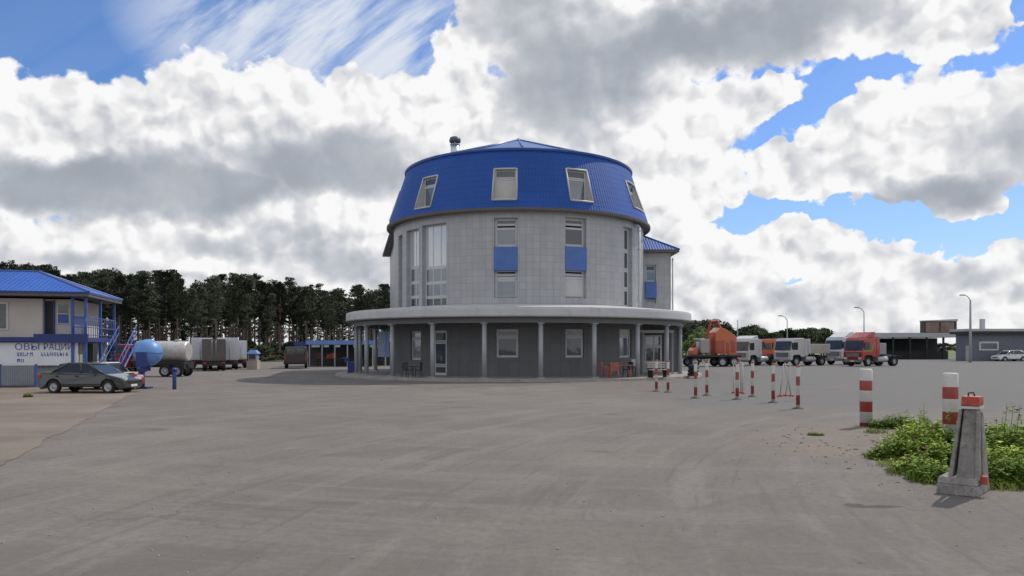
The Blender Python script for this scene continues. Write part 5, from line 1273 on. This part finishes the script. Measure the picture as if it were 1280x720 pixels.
wl = [ # px, py(foot), kind, scale, label
 (1104, 535, 'c', .75, 'small dark green weed beside the foot of the left bollard'),
 (1122, 533, 'c', .85, 'low weed behind the left tip of the patch, right of the left bollard'),
 (1112, 574, 'c', .75, 'dark spreading weed at the left tip of the patch'),
 (1136, 573, 'b', .95, 'broad leafy weed second from the left tip'),
 (1150, 556, 'a', 1.0, 'tall pale weed with seed heads in the middle of the patch'),
 (1144, 590, 'p', .8, 'weed with small pink flowers at the front edge of the patch'),
 (1170, 600, 'b', .75, 'bushy weed touching the left side of the concrete block'),
 (1168, 578, 'a', 1.0, 'bright weed in front of the hidden bollard, left of the block'),
 (1165, 547, 'b', 1.05, 'leafy weed at the back of the patch left of the bollard'),
 (1190, 556, 'c', .9, 'dark weed at the foot of the hidden bollard behind the block'),
 (1205, 580, 'b', .9, 'weed showing behind the concrete block'),
 (1236, 566, 'a', 1.1, 'tall light green weed right of the concrete block'),
 (1248, 585, 'b', 1.0, 'thick light green weed at the right of the block, middle row'),
 (1262, 562, 'a', 1.1, 'tall weed at the right edge of the photo, back row'),
 (1246, 606, 'c', .8, 'dark low weed in front at the right of the block'),
 (1270, 604, 'b', 1.0, 'leafy weed at the right edge of the photo, front row')]
for px_, py_, kd, s, lb in wl:
    Y = gY(py_); put_weed(kd, K[kd], lb, (gx(px_, Y), Y, 0), rnd.uniform(0, 6.3), (s, s, s*rnd.uniform(.9, 1.1)))
m_grass = leaf_mat('grass_blade', (.15, .21, .035), (.34, .38, .09), .8)
def grass(seed, H=.4, Rr=.3, n=150):
    rr = random.Random(seed); w = MB()
    for _ in range(n):
        a = rr.uniform(0, 6.3); d = Rr*math.sqrt(rr.random()); p = Vector((math.cos(a)*d, math.sin(a)*d, 0)); h = H*rr.uniform(.4, 1); ln = Vector((rr.gauss(0, .3), rr.gauss(0, .3), 0))*h
        sdv = Vector((rr.gauss(0, 1), rr.gauss(0, 1), 0)).normalized()*rr.uniform(.004, .008); q = p+ln*.35+Vector((0, 0, h*.6)); t_ = p+ln+Vector((0, 0, h))
        o = len(w.v); w.v += [tuple(p-sdv), tuple(p+sdv), tuple(q+sdv*.8), tuple(q-sdv*.8), tuple(t_)]; k = w.mid(m_grass)
        w.f += [[o, o+1, o+2, o+3], [o+3, o+2, o+4]]; w.mi += [k, k]; w.sm += [False]*2; w.uv += [[(0, 0)]*4, [(0, 0)]*3]
    return w
gt0 = None
gl = [(1094, 541, 'thin grass tuft at the foot of the left bollard'), (1117, 583, 'short grass tuft on the front left edge of the weed patch'), (1134, 594, 'grass tuft in front of the pink flowers'), (1163, 602, 'grass tuft just left of the concrete block foot'),
      (1141, 548, 'tall grass tuft behind the middle of the weed patch'), (1178, 545, 'grass tuft behind the hidden bollard'), (1212, 553, 'grass tuft standing behind the concrete block top'), (1236, 607, 'grass tuft beside the right foot of the concrete block'),
      (1250, 611, 'grass tuft in front of the weeds at the right edge'), (1272, 609, 'grass tuft at the lower right corner of the weeds'), (1225, 550, 'tall grass tuft at the back right of the patch'), (1258, 548, 'tall grass tuft farthest back at the right edge'), (1096, 573, 'small grass tuft at the left tip of the dark weed'), (1122, 560, 'grass tuft between the dark weed and the middle weeds')]
for i, (px_, py_, lb) in enumerate(gl):
    Y = gY(py_); o = grass(200+i).build('grass_tuft', None, fix=False); o.location = (gx(px_, Y), Y, 0); tag(o, lb, 'grass', 'grass tufts round the weed patch'); s = rnd.uniform(.6, 1.1); o.scale = (s, s, s*rnd.uniform(.7, 1.1)*(.5 if py_ > 580 or px_ < 1110 else 1))
put_weed('c', K['c'], 'tiny green tuft alone on the asphalt left of the left bollard', (gx(1020, gY(544)), gY(544), 0), 0, (.42, .3, .16))
put_weed('c', K['c'], 'small green tuft at the fence foot left of the dark grey saloon', (gx(35, gY(497)), gY(497), 0), 0, (.4, .3, .5))
# loose stones on the dirt
m_st = mat('loose_stone', (.26, .235, .21), .9, var=.2)
gs = MB(); rr = random.Random(99)
for i in range(420):
    if i < 300: x = rr.uniform(5.0, 11); y = rr.gauss(14.2, 2.2)
    else: x = rr.uniform(-5, 7); y = rr.uniform(5, 16)
    if y < 5: continue
    s = rr.uniform(.008, .028)*(1.3 if i < 300 else .7); T = Matrix.Translation((x, y, s*.3)) @ Matrix.Rotation(rr.uniform(0, 3), 4, 'Z')
    gs.box((0, 0, 0), (s*2, s*1.5, s), m_st, T=T, taper=rr.uniform(.4, .8))
o = gs.build('gravel', None, fix=False); tag(o, 'small loose stones scattered over the dirt and asphalt', 'gravel'); o['kind'] = 'stuff'
